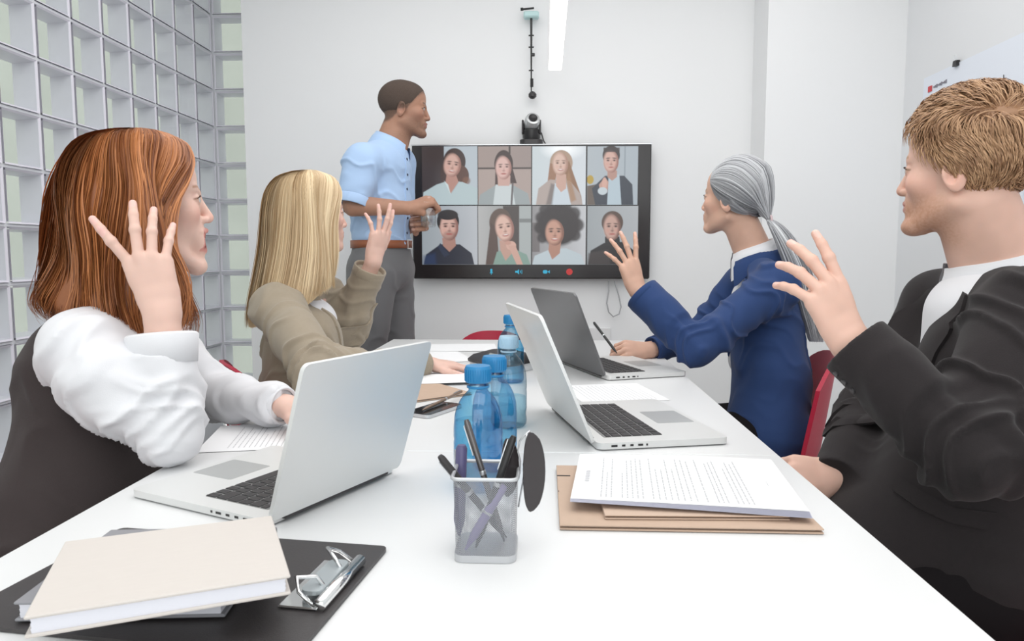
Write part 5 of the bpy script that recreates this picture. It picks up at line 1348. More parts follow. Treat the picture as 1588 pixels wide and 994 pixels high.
    rng = np.random.RandomState(5); sh = np.clip(0.48+0.30*np.sin(u*61)+rng.normal(0, 0.24, len(u)), 0, 1)
    ribbons('hair_strands', S, 0.0016, hm, hc, cen, 3, shade=sh)
    return o
red_woman()

def sleeve(o, name, m, sh, el_, cuff, r, axf, vox=0.0055, extra=(), amp=0.006, seedpos=None, fl=1.0):
    """r: shoulder, upper, elbow, cuff radii"""
    pr = [cap(sh, el_, r[0], r[2]*1.02, 0.03), ('g', [cap(el_, cuff+axf*0.03, r[2], r[3], 0.02), ('cut', cuff+axf*0.002, axf)], 0.028)]+list(extra)
    return pr, [(sh, el_, dict(amp=amp*1.9, fa=20, fr=5, base=0.55, rad=r[0]+0.05, spots=[(el_, 0.10, 0.9), (sh, 0.08, 0.5)])), (el_, cuff, dict(amp=amp*1.9, fa=24, fr=5, ef=True, base=0.50, rad=r[2]+0.03, spots=[(el_, 0.09, 0.8)]))]
def cuff_ring(o, name, m, c, ax, r, h=0.012, oval=0.9, ref=(0, 0, 1)):
    s1 = unit(np.cross(ax, np.array(ref, float))); s2 = np.cross(ax, s1); G = []
    for i in range(29):
        t = 2*math.pi*i/28; d = s1*math.cos(t)+s2*math.sin(t)*oval
        G.append([c+ax*a+d*q for a, q in ((-h, r-0.001), (-h*0.8, r+0.0015), (h*0.8, r+0.0015), (h, r-0.0005), (h*0.7, r-0.0045), (-h, r-0.006))])
    return link(name, MB().grid(np.array(G)[::-1]).mesh(name), m, o, 'x')

# ================================================================== B: blonde woman, left
def blonde_woman():
    base = (0.74, 0.49, 0.41)
    R = rotm(42, 4, 0); org = P(484, 333, 2.15); Mh = TM(R, org); inv = np.linalg.inv(Mh)
    nb = P(462, 447, 2.17); V_, F_ = head_mesh(None, None, head_prims(tow(inv, nb), (0.048, 0.050), slim=0.95, smile=1, nose=0.9), 0.0025)
    parts = [(tow(Mh, V_), F_, paint_head(V_, base, (0.60, 0.22, 0.20), (0.35, 0.22, 0.12, 0.6)))]
    pel = P(462, 712, 2.12); pel[2] = 0.52
    chest = P(468, 540, 2.17); shR = P(430, 480, 2.03); shL = P(507, 458, 2.34)
    fwd = A3(math.cos(math.radians(32)), math.sin(math.radians(32)), 0); sd = A3(fwd[1], -fwd[0], 0)
    # near (right) arm rests on the table
    elR = T(498, 583, 0.795); wrR = T(662, 562, 0.775)
    L, nl = hand(wrR, T(702, 566, 0.765)-wrR, A3(0, 0, 1)+fwd*0, 1, {'i': (8, 16, 10), 'm': (8, 16, 10), 'r': (10, 18, 10), 'p': (12, 18, 10)}, TH_REL, 0.92, None, (elR, (0.040, 0.036), (0.026, 0.020)), fat=0.88)
    V_, F_ = nets(L, 0.0024, 0.01); parts.append((V_, F_, paint_hand(V_, vnormals(V_, F_), base, nl, (0.8, 0.5, 0.45))))
    # raised far (left) hand
    elL, wrL = P(533, 522, 2.36), P(580, 402, 2.27)
    L, nl = hand(wrL, P(594, 352, 2.27)-wrL, V(0.85, 0.1, 0.55), 1, {'i': (4, 8, 6), 'm': (-2, 8, 6), 'r': (6, 12, 8), 'p': (22, 18, 10)}, TH_REL, 0.95, {'i': 10, 'm': 2, 'r': -8, 'p': -18}, (elL, (0.040, 0.036), (0.026, 0.021)), fat=0.9)
    V_, F_ = nets(L, 0.0024, 0.01); parts.append((V_, F_, paint_hand(V_, vnormals(V_, F_), base, nl, (0.8, 0.5, 0.45))))
    knL, knR = pel+fwd*0.42-sd*0.09+A3(0, 0, -0.03), pel+fwd*0.42+sd*0.09+A3(0, 0, -0.03)
    anL, anR = A3(knL[0], knL[1], 0.09), A3(knR[0], knR[1], 0.09)-fwd*0.04
    core = [cap(nb, chest, 0.042, 0.065, 0.03), cap(shR, shL, 0.038, 0.038, 0.03), ecap(chest, pel, (0.105, 0.072), (0.12, 0.09), sd, 0.03), cap(shR, elR, 0.038, 0.034, 0.03), cap(shL, elL, 0.038, 0.034, 0.03)]
    core += legs_prims(pel-sd*0.08, pel+sd*0.08, knL, knR, anL, anR, (0.072, 0.05, 0.045, 0.035))
    V_, F_ = nets(core, 0.012); parts.append((V_, F_, np.array(base)))
    o = person_mesh(parts, 'blonde woman in beige blazer raising her hand, seated on the left beside the standing man', skin_mat('light'))
    eye_parts(o, Mh)
    m = M_cloth['beige']; axR = unit(wrR-elR); cR = wrR-axR*0.035; axL = unit(wrL-elL); cL = wrL-axL*0.045
    p1, f1 = sleeve(o, '', m, shR, elR, cR, (0.072, 0.060, 0.056, 0.043), axR); p2, f2 = sleeve(o, '', m, shL, elL, cL, (0.060, 0.055, 0.056, 0.052), axL)
    body = [ecap(chest+A3(0, 0, 0.03), (chest+pel)/2, (0.150, 0.108), (0.138, 0.108), sd, 0.04), ecap((chest+pel)/2, pel, (0.138, 0.108), (0.165, 0.13), sd, 0.04),
            cap(shR, nb+A3(0, 0, -0.02), 0.058, 0.045, 0.03), cap(nb+A3(0, 0, -0.02), shL, 0.045, 0.055, 0.03)]
    vg = chest+fwd*0.125-sd*0.015
    body += [sub(ecap(vg+A3(0, 0, 0.13), vg+A3(0, 0, -0.10), (0.050, 0.05), (0.018, 0.035), sd, 0.01))]
    (jo, Vj, Fj) = clothing('blazer', body+p1+p2, 0.0052, m, o, f1+f2+[(pel, chest, dict(amp=0.011, fa=15, fr=5, base=0.55, rad=0.24))])
    bj = bvh_of(Vj, Fj)
    cuff_ring(o, 'blazer_cuff', m, cL, axL, 0.0525, 0.016, 0.95)
    cuff_ring(o, 'blazer_cuff', m, cR, axR, 0.043, 0.010, 0.95)
    clothing('top', [ecap(chest+fwd*0.012+A3(0, 0, 0.08), chest+fwd*0.015+A3(0, 0, -0.12), (0.10, 0.094), (0.10, 0.092), sd, 0.03)], 0.006, M_cloth['white'], o)
    lapels(bj, o, nb, chest, fwd, sd, m, [(0.046, 0.125), (0.044, 0.07), (0.030, -0.01), (0.010, -0.115)], [(0.080, 0.120), (0.098, 0.07), (0.090, 0.01), (0.022, -0.125)])
    collar_ring('blazer_collar', nb+A3(0, 0, -0.022), unit(org-nb-fwd*0.03), 0.058, 0.07, 0.020, m, o, fwd, gap=0.85, flare=0.018, drop=0.03, thick=0.004)
    clothing('trousers', legs_prims(pel-sd*0.08, pel+sd*0.08, knL, knR, anL, anR), 0.012, M_cloth['dark'], o)
    shoes(o, anL, fwd, M_cloth['shoe']); shoes(o, anR, fwd, M_cloth['shoe'])
    hm = hair_mat('blonde', (0.44, 0.28, 0.14), (0.90, 0.72, 0.47), 0.36)
    def gd(pts): return [tow(Mh, (r*math.sin(math.radians(ph)), r*math.cos(math.radians(ph))-0.01, z)) for ph, r, z in pts]
    right = [
        [(10, 0.050, 0.122), (18, 0.088, 0.100), (32, 0.102, 0.060), (50, 0.100, 0.020), (62, 0.096, -0.03), (66, 0.096, -0.09), (68, 0.094, -0.13), (70, 0.090, -0.165), (72, 0.085, -0.19)],
        [(22, 0.045, 0.125), (36, 0.085, 0.104), (52, 0.100, 0.064), (66, 0.100, 0.020), (76, 0.098, -0.03), (80, 0.100, -0.09), (80, 0.100, -0.14), (80, 0.098, -0.18), (80, 0.092, -0.215)],
        [(50, 0.035, 0.128), (68, 0.076, 0.108), (82, 0.094, 0.068), (88, 0.098, 0.020), (92, 0.100, -0.03), (94, 0.104, -0.09), (96, 0.108, -0.14), (100, 0.108, -0.19), (104, 0.104, -0.23)],
        [(90, 0.032, 0.129), (104, 0.076, 0.110), (108, 0.098, 0.072), (110, 0.106, 0.020), (112, 0.112, -0.03), (114, 0.120, -0.09), (118, 0.126, -0.15), (122, 0.136, -0.21), (126, 0.138, -0.26)],
        [(125, 0.035, 0.129), (134, 0.082, 0.112), (136, 0.112, 0.074), (136, 0.126, 0.020), (138, 0.134, -0.03), (140, 0.144, -0.09), (144, 0.158, -0.16), (150, 0.180, -0.24), (154, 0.190, -0.30)],
        [(152, 0.040, 0.128), (158, 0.086, 0.112), (158, 0.118, 0.074), (160, 0.134, 0.020), (160, 0.142, -0.03), (162, 0.152, -0.09), (166, 0.170, -0.16), (168, 0.198, -0.25), (170, 0.210, -0.31)],
        [(180, 0.040, 0.128), (180, 0.086, 0.112), (180, 0.118, 0.074), (180, 0.134, 0.020), (180, 0.143, -0.03), (180, 0.154, -0.09), (180, 0.172, -0.16), (180, 0.200, -0.25), (180, 0.214, -0.315)]]
    left = [[(360-ph, r, z) for ph, r, z in g] for g in right[:-1]][::-1]
    GG = np.array([gd(g) for g in right+left]); cen = tow(Mh, (0, -0.01, -0.05))
    hc = shell_from_guides('hair', GG, 24, hm, o, cen, 0.010, 0.45)
    S, u = strands_from_guides(GG, 4200, 24, 3, 0.012, 0.004, cen, 0.002, 0.004, 1.2)
    rng = np.random.RandomState(5); sh = np.clip(0.58+0.25*np.sin(u*55)+rng.normal(0, 0.22, len(u)), 0, 1)
    ribbons('hair_strands', S, 0.0017, hm, hc, cen, 3, shade=sh)
blonde_woman()

# ================================================================== C: standing man
def standing_man():
    base = (0.40, 0.215, 0.145)
    D = 3.12; R = rotm(8, -2, 0); org = P(628, 170, D); Mh = TM(R, org); inv = np.linalg.inv(Mh)
    nb = P(606, 228, D); V_, F_ = head_mesh(None, None, head_prims(tow(inv, nb), (0.060, 0.064), male=True, smile=1, nose=0.9), 0.0027)
    parts = [(tow(Mh, V_), F_, paint_head(V_, base, (0.36, 0.16, 0.13), (0.03, 0.018, 0.012, 0.85), stubble=(0.07, 0.045, 0.035, 0.55), buzz=(0.055, 0.038, 0.030, 0.86)))]
    fwd = A3(math.cos(math.radians(-12)), math.sin(math.radians(-12)), 0); sd = A3(fwd[1], -fwd[0], 0)   # sd = his right (towards the viewer)
    chest = P(592, 280, D); pel = P(592, 395, D); shR = chest+sd*0.185+A3(0, 0, 0.09)-fwd*0.03; shL = chest-sd*0.185+A3(0, 0, 0.09)
    shR = P(562, 251, 2.95)
    elR = P(547, 319, 2.92); wrR = P(636, 322, 2.93)
    L, nl = hand(wrR, P(662, 312, 2.94)-wrR, V(0.1, 0.8, 0.6), 1, {'i': (70, 85, 50), 'm': (75, 90, 50), 'r': (78, 90, 50), 'p': (80, 90, 50)}, [(0.018, 0.014, -0.012), (0.032, 0.040, -0.026), (0.022, 0.062, -0.040), (0.004, 0.068, -0.046)], 1.0, None, (elR, (0.046, 0.043), (0.030, 0.025)))
    V_, F_ = nets(L, 0.003, 0.01); parts.append((V_, F_, paint_hand(V_, vnormals(V_, F_), base, nl, (0.52, 0.33, 0.27))))
    elL = P(622, 352, 3.33); wrL = P(646, 347, 3.10)
    L, nl = hand(wrL, P(668, 343, 2.99)-wrL, V(0.75, 0.1, -0.2), -1, {'i': (45, 60, 30), 'm': (48, 62, 30), 'r': (50, 62, 30), 'p': (52, 62, 30)}, [(0.018, 0.014, -0.012), (0.040, 0.042, -0.030), (0.034, 0.066, -0.046), (0.022, 0.082, -0.055)], 1.0, None, (elL, (0.046, 0.043), (0.030, 0.025)))
    V_, F_ = nets(L, 0.003, 0.01); parts.append((V_, F_, paint_hand(V_, vnormals(V_, F_), base, nl, (0.52, 0.33, 0.27))))
    hpL, hpR = pel-sd*0.09+A3(0, 0, -0.06), pel+sd*0.09+A3(0, 0, -0.06)
    knL, knR = A3(hpL[0], hpL[1], 0.52)+fwd*0.03, A3(hpR[0], hpR[1], 0.52)-fwd*0.06
    anL, anR = A3(knL[0], knL[1], 0.09)+fwd*0.02, A3(knR[0], knR[1], 0.09)-fwd*0.05
    lp_ = [ell(pel+A3(0, 0, -0.02), (0.15, 0.12, 0.11), k=0.04)]
    core = [cap(nb, chest, 0.055, 0.09, 0.03), cap(shR, shL, 0.05, 0.05, 0.04), ecap(chest, pel, (0.135, 0.095), (0.13, 0.10), sd, 0.04), cap(shR, elR, 0.048, 0.043, 0.03), cap(shL, elL, 0.048, 0.043, 0.03)]
    core += [cap(hpL, knL, 0.075, 0.05, 0.03), cap(knL, anL, 0.05, 0.04, 0.02), cap(hpR, knR, 0.075, 0.05, 0.03), cap(knR, anR, 0.05, 0.04, 0.02)]
    V_, F_ = nets(core, 0.013); parts.append((V_, F_, np.array(base)))
    o = person_mesh(parts, 'man in light blue shirt standing beside the wall screen holding a glass', skin_mat('brown'))
    eye_parts(o, Mh, (0.06, 0.03, 0.02))
    # cropped hair: thin cap over the skull
    hair = [ell((0, -0.018, 0.040), (0.0765, 0.0990, 0.0842), k=0.02), ell((0, 0.034, 0.045), (0.0608, 0.0508, 0.0568), k=0.03), ell((0, 0.028, -0.030), (0.050, 0.048, 0.058), k=0.03), ('cut', A3(0, 0.062, 0.058), unit(A3(0, 0.72, -0.55))), ('cut', A3(0, 0.0, -0.012), unit(A3(0, 0.30, -1)))]
    V_, F_ = nets(hair, 0.003); N_ = vnormals(V_, F_); V_ = V_+N_*(noise(V_*420)*0.0006)[:, None]
    link('hair', np_mesh('hair', tow(Mh, V_), F_), mat('cropped_hair', (0.085, 0.060, 0.048), 0.95, bump=0.8, bscale=900, var=0.3, vscale=300), o)
    m = M_cloth['blue']; axR = unit(wrR-elR); axL = unit(wrL-elL); cR = elR+axR*0.015; cL = elL+axL*0.03
    p1, f1 = sleeve(o, '', m, shR, elR+A3(0, 0, 0.03), cR, (0.078, 0.075, 0.066, 0.064), unit(elR-shR), amp=0.005)
    p1 = [cap(shR, elR+A3(0, 0, 0.0), 0.075, 0.066, 0.03)]; p1 = [('g', p1+[('cut', elR+A3(0, 0, 0.015), unit(elR-shR))], 0.03)]
    p2 = [('g', [cap(shL, elL, 0.075, 0.062, 0.03), ('cut', elL+A3(0, 0, 0.02), unit(elL-shL))], 0.03)]
    top = [ecap(chest+A3(0, 0, 0.05), chest+A3(0, 0, -0.12), (0.165, 0.122), (0.150, 0.118), sd, 0.04), ecap(chest+A3(0, 0, -0.12), pel+A3(0, 0, 0.05), (0.150, 0.120), (0.148, 0.118), sd, 0.04),
           cap(shR+A3(0, 0, 0.00), nb+A3(0, 0, -0.03), 0.064, 0.055, 0.04), cap(nb+A3(0, 0, -0.03), shL+A3(0, 0, 0.01), 0.055, 0.07, 0.04)]
    wl = pel+A3(0, 0, 0.035)
    tc = ('g', top+[('cut', wl, A3(0, 0, -1))], 0.03)
    (so, Vs, Fs) = clothing('shirt', [tc]+p1+p2, 0.0055, m, o, f1+[(pel, chest, dict(amp=0.010, fa=22, fr=7, base=0.55, rad=0.2, spots=[(pel, 0.2, 0.5)]))])
    bs = bvh_of(Vs, Fs)
    fr = chest+fwd*0.14
    a = fr+A3(0, 0, 0.12)-sd*0.0-fwd*0.04; bq = pel+fwd*0.14+A3(0, 0, 0.05)
    snap_strip(bs, [a-sd*0.016, bq-sd*0.016], [a+sd*0.016, bq+sd*0.016], 18, 3, 0.001, 0.0025, 'placket', m, o)
    for k in range(6):
        q = a+(bq-a)*(k+0.6)/6.3; loc, nr, _, _ = bs.find_nearest(Vector(q)); z_ = unit(nr); x_ = unit(np.cross(z_, A3(0, 0, 1))); Rb = np.stack([x_, np.cross(z_, x_), z_], 1)
        link('button', MB().lathe([(0, 0.002), (0.005, 0.002), (0.0055, 0.001), (0.0055, -0.001)], 10, np.array(loc)+z_*0.004, R=Rb).mesh('button'), mat('dark_button', (0.04, 0.05, 0.09), 0.4), o)
    collar_ring('shirt_collar', nb+A3(0, 0, 0.004), unit(org-nb), 0.066, 0.07, 0.034, m, o, fwd, gap=0.35, flare=0.014, drop=0.026)
    cuff_ring(o, 'rolled_cuff', m, elR+A3(0, 0, 0.016), unit(elR-shR), 0.070, 0.020, 1.0, (1, 0, 0))
    cuff_ring(o, 'rolled_cuff', m, elL+A3(0, 0, 0.022), unit(elL-shL), 0.066, 0.020, 1.0, (1, 0, 0))
    tr = [ecap(pel+A3(0, 0, 0.06), pel+A3(0, 0, -0.06), (0.142, 0.114), (0.165, 0.130), sd, 0.04), cap(hpR, knR, 0.100, 0.080, 0.03), cap(knR, anR+A3(0, 0, -0.03), 0.080, 0.070, 0.02), cap(hpL, knL, 0.100, 0.080, 0.03), cap(knL, anL+A3(0, 0, -0.03), 0.080, 0.070, 0.02),
          ('cut', pel+A3(0, 0, 0.048), A3(0, 0, 1))]
    (to, Vt, Ft) = clothing('trousers', tr, 0.0075, M_cloth['grey'], o, [(hpR, anR, dict(amp=0.010, fa=9, fr=8, base=0.5, rad=0.14, spots=[(hpR, 0.12, 0.8)])), (hpL, anL, dict(amp=0.010, fa=9, fr=8, base=0.5, rad=0.12))])
    G = []
    for i in range(49):
        t = 2*math.pi*i/48; d = sd*math.cos(t)*0.150+fwd*math.sin(t)*0.122
        G.append([pel+A3(0, 0, z)+d*s for z, s in ((0.028, 1.0), (0.027, 1.03), (0.060, 1.03), (0.061, 1.0))])
    be = link('belt', MB().grid(np.array(G)[::-1]).mesh('belt'), M_cloth['belt'], o, 'x')
    bc = pel+fwd*0.127+A3(0, 0, 0.044); Rb = np.stack([sd, -fwd, A3(0, 0, 1)], 1)
    link('buckle', MB().tube([bc+sd*x+A3(0, 0, z)+fwd*0.004 for x, z in ((-0.022, -0.018), (0.022, -0.018), (0.022, 0.018), (-0.022, 0.018))], 0.003, 6, close=True).mesh('buckle'), M_chrome, be)
    shoes(o, anL, fwd, M_cloth['shoe']); shoes(o, anR, fwd, M_cloth['shoe'])
    gc = P(664, 333, 2.955)
    g = empty('drinking_glass', gc+A3(0, 0, -0.05), 0, 'clear drinking glass held by the standing man', 'glass')
    MB().lathe([(0, 0), (0.026, 0.0), (0.030, 0.004), (0.035, 0.10), (0.0335, 0.10), (0.0285, 0.008), (0, 0.008)], 28).build('glass_body', clear_mat('drinking_glass_clear', (0.95, 0.97, 0.97), 0.16, 0.06), g, True)
standing_man()

# ================================================================== D: grey-haired woman, right
def grey_woman():
    base = (0.66, 0.41, 0.31)
    D = 2.30; R = rotm(141, 6, 0); org = P(1138, 309, D); Mh = TM(R, org); inv = np.linalg.inv(Mh)
    nb = P(1169, 393, 2.31); V_, F_ = head_mesh(None, None, head_prims(tow(inv, nb), (0.050, 0.053), slim=0.97, smile=1, nose=0.75), 0.0024)
    parts = [(tow(Mh, V_), F_, paint_head(V_, base, (0.52, 0.18, 0.15), (0.16, 0.13, 0.11, 0.7)))]
    yawb = 168; fwd = A3(math.cos(math.radians(yawb)), math.sin(math.radians(yawb)), 0); sd = A3(fwd[1], -fwd[0], 0)   # sd = her right (away)
    chest = P(1180, 500, 2.30); pel = P(1188, 690, 2.24); pel[2] = 0.53
    shL = P(1203, 444, 2.15); shR = P(1150, 442, 2.47)
    elL, wrL = P(1078, 538, 2.06), P(988, 448, 2.14)
    L, nl = hand(wrL, P(978, 410, 2.14)-wrL, V(0.45, 0.0, 0.9), 1, {'i': (-4, 6, 5), 'm': (4, 8, 6), 'r': (10, 10, 6), 'p': (18, 12, 8)}, TH_FWD, 0.93, {'i': 16, 'm': -1, 'r': -13, 'p': -24}, (elL, (0.040, 0.036), (0.026, 0.021)), fat=0.90)
    V_, F_ = nets(L, 0.0023, 0.01); parts.append((V_, F_, paint_hand(V_, vnormals(V_, F_), base, nl, (0.75, 0.48, 0.40))))
    elR = P(1075, 560, 2.50); wrR = P(1003, 543, 2.40); elR[2] = max(elR[2], 0.79)
    L, nl = hand(wrR, P(962, 541, 2.36)-wrR, V(0.2, 0.6, 0.75), -1, {'i': (35, 45, 25), 'm': (45, 50, 30), 'r': (50, 55, 30), 'p': (52, 58, 30)}, [(0.018, 0.014, -0.012), (0.040, 0.046, -0.026), (0.036, 0.070, -0.040), (0.026, 0.088, -0.046)], 0.93, None, (elR, (0.040, 0.036), (0.027, 0.022)), fat=0.95)
    V_, F_ = nets(L, 0.0024, 0.01); parts.append((V_, F_, paint_hand(V_, vnormals(V_, F_), base, nl, (0.75, 0.48, 0.40))))
    knL, knR = pel+fwd*0.43-sd*0.09+A3(0, 0, -0.03), pel+fwd*0.43+sd*0.09+A3(0, 0, -0.03)
    anL, anR = A3(knL[0], knL[1], 0.09), A3(knR[0], knR[1], 0.09)
    core = [cap(nb, chest, 0.042, 0.065, 0.03), cap(shR, shL, 0.038, 0.038, 0.03), ecap(chest, pel, (0.105, 0.072), (0.12, 0.09), sd, 0.03), cap(shR, elR, 0.038, 0.034, 0.03), cap(shL, elL, 0.038, 0.034, 0.03)]
    core += legs_prims(pel-sd*0.08, pel+sd*0.08, knL, knR, anL, anR, (0.072, 0.05, 0.045, 0.035))
    V_, F_ = nets(core, 0.012); parts.append((V_, F_, np.array(base)))
    o = person_mesh(parts, 'woman with grey ponytail in navy blue suit waving, seated on the right', skin_mat('olive'))
    eye_parts(o, Mh, (0.08, 0.05, 0.03))
    m = M_cloth['navy']; axL = unit(wrL-elL); cL = wrL-axL*0.028; axR = unit(wrR-elR); cR = wrR-axR*0.03
    p1, f1 = sleeve(o, '', m, shL, elL, cL, (0.066, 0.058, 0.054, 0.056), axL); p2, f2 = sleeve(o, '', m, shR, elR, cR, (0.060, 0.055, 0.052, 0.042), axR)
    mid = (chest+pel)/2-fwd*0.02
    body = [ecap(chest+A3(0, 0, 0.02)-fwd*0.01, mid, (0.155, 0.115), (0.140, 0.108), sd, 0.04), ecap(mid, pel-A3(0, 0, 0.02), (0.140, 0.108), (0.170, 0.135), sd, 0.04),
            cap(shL, nb+A3(0, 0, -0.035), 0.058, 0.045, 0.035), cap(nb+A3(0, 0, -0.035), shR, 0.045, 0.055, 0.035)]
    vg = chest+fwd*0.125-sd*0.0
    body += [sub(ecap(vg+A3(0, 0, 0.16), vg+A3(0, 0, -0.08), (0.052, 0.06), (0.016, 0.035), sd, 0.01))]
    (jo, Vj, Fj) = clothing('suit_jacket', body+p1+p2, 0.0052, m, o, f1+f2+[(pel, chest, dict(amp=0.010, fa=14, fr=5, base=0.5, rad=0.26))])
    bj = bvh_of(Vj, Fj)
    cuff_ring(o, 'jacket_cuff', m, cL, axL, 0.056, 0.010, 0.95); cuff_ring(o, 'jacket_cuff', m, cR, axR, 0.042, 0.010, 0.95)
    W = M_cloth['white']
    clothing('shirt', [ecap(chest+fwd*0.005+A3(0, 0, 0.08), chest+fwd*0.010+A3(0, 0, -0.12), (0.09, 0.088), (0.09, 0.088), sd, 0.03), cap(nb+A3(0, 0, -0.01), chest+A3(0, 0, 0.08), 0.052, 0.06, 0.02)], 0.006, W, o)
    collar_ring('shirt_collar', nb+A3(0, 0, 0.0), unit(org-nb-fwd*0.02), 0.056, 0.06, 0.030, W, o, fwd, gap=0.5, flare=0.016, drop=0.036)
    lapels(bj, o, nb, chest, fwd, sd, m, [(0.048, 0.145), (0.042, 0.08), (0.026, 0.0), (0.010, -0.10)], [(0.084, 0.135), (0.100, 0.08), (0.088, 0.02), (0.022, -0.11)])
    collar_ring('jacket_collar', nb+A3(0, 0, -0.020), unit(org-nb-fwd*0.02), 0.064, 0.07, 0.026, m, o, fwd, gap=0.80, flare=0.020, drop=0.032, thick=0.004)
    clothing('trousers', legs_prims(pel-sd*0.08, pel+sd*0.08, knL, knR, anL, anR), 0.012, M_cloth['dark'], o)
    shoes(o, anL, fwd, M_cloth['shoe']); shoes(o, anR, fwd, M_cloth['shoe'])
    # hair swept back to a ponytail
    hm = hair_mat('silver', (0.13, 0.13, 0.145), (0.70, 0.71, 0.74), 0.36)
    tie = tow(inv, P(1193, 341, 2.235)); cs = A3(0, -0.018, 0.036)
    def onskull(d, lift):
        e = A3(0.0755, 0.098, 0.083)+lift; d = unit(d); return cs+d/np.sqrt(((d/e)**2).sum())
    def arc(a_, b_, n=9, lift=0.010):
        da, db = unit(a_-cs), unit(b_-cs); out = []
        top = np.clip((a_[2]-0.02)/0.08, 0, 1)
        dv = unit(da*0.8+db+A3(0, 0, 1.5*top))*(1+0.9*top)
        for t in np.linspace(0, 1, n): out.append(onskull((1-t)**2*da+2*t*(1-t)*dv+t*t*db, 0.0085+lift*math.sin(math.pi*min(1, t*1.15+0.08))**0.6))
        out[-1] = b_.copy(); return out
    roots = [(0.012, 0.055, 0.118), (-0.02, 0.062, 0.108), (-0.045, 0.060, 0.080), (-0.060, 0.050, 0.048), (-0.070, 0.032, 0.020), (-0.076, 0.010, 0.008), (-0.079, -0.012, 0.012), (-0.077, -0.035, 0.0), (-0.070, -0.058, -0.028), (-0.048, -0.075, -0.052), (-0.02, -0.083, -0.060), (0.015, -0.083, -0.060), (0.05, -0.073, -0.05), (0.070, -0.055, -0.028), (0.077, -0.035, 0.0), (0.079, -0.01, 0.012), (0.074, 0.02, 0.015), (0.066, 0.042, 0.035), (0.055, 0.057, 0.065), (0.035, 0.062, 0.095), (0.012, 0.055, 0.118)]
    tl = unit(tie-cs); roots = cr(np.array(roots), 49)
    GG = np.array([[tow(Mh, q) for q in arc(np.array(r_), tie+0.012*unit(np.cross(tl, A3(1, 0, 0)))*math.sin(k*0.3)*0.0, 9, 0.012)] for k, r_ in enumerate(roots)]); cen = tow(Mh, cs)
    hc = shell_from_guides('hair', GG, 20, hm, o, cen, 0.0045, 0.4, 5)
    S, u = strands_from_guides(GG, 4200, 20, 3, 0.004, 0.0015, cen, 0.0012, 0, 1, lenvar=0.0)
    rng = np.random.RandomState(5); sh = np.clip(0.66+0.18*np.sin(u*70)+rng.normal(0, 0.20, len(u))-0.35*((u > 0.33) & (u < 0.7)), 0, 1)
    ribbons('hair_strands', S, 0.0013, hm, hc, cen, 3, shade=sh, taper=1.5)
    tw_ = tow(Mh, tie); ctr = [tw_, P(1204, 352, 2.215), P(1222, 380, 2.20), P(1240, 420, 2.20), P(1254, 470, 2.20), P(1268, 532, 2.20)]
    rad = [0.009, 0.020, 0.029, 0.033, 0.030, 0.022]
    G = []
    for k in range(11):
        t = 2*math.pi*k/10; G.append([np.array(c_)+(RT*math.cos(t)+(-FW)*math.sin(t)*0.8)*r_ for c_, r_ in zip(ctr, rad)])
    G = np.array(G); cen2 = P(1238, 430, 2.21)
    hs = shell_from_guides('ponytail', G, 18, hm, hc, cen2, 0.006, 0.3)
    S, u = strands_from_guides(G, 1300, 22, 9, 0.012, 0.004, cen2, 0.003, 0.003, 1.3, lenvar=0.2)
    ribbons('ponytail_strands', S, 0.0015, hm, hc, cen2, 4, shade=np.clip(0.5+rng.normal(0, 0.25, 1300), 0, 1))
    link('hair_tie', MB().tube([tw_+(UP*math.cos(t)+(-FW)*math.sin(t))*0.0125+RT*0.003 for t in np.linspace(0, 2*math.pi, 17)[:-1]], 0.004, 8, close=True).mesh('hair_tie'), mat('pale_pink_band', (0.62, 0.48, 0.50), 0.8), hc, True)
    pen(P(957, 548, 2.34), P(921, 500, 2.44), 0.0045, M_black, 'black pen held by the grey-haired woman over the dark laptop', group='loose pens')
grey_woman()

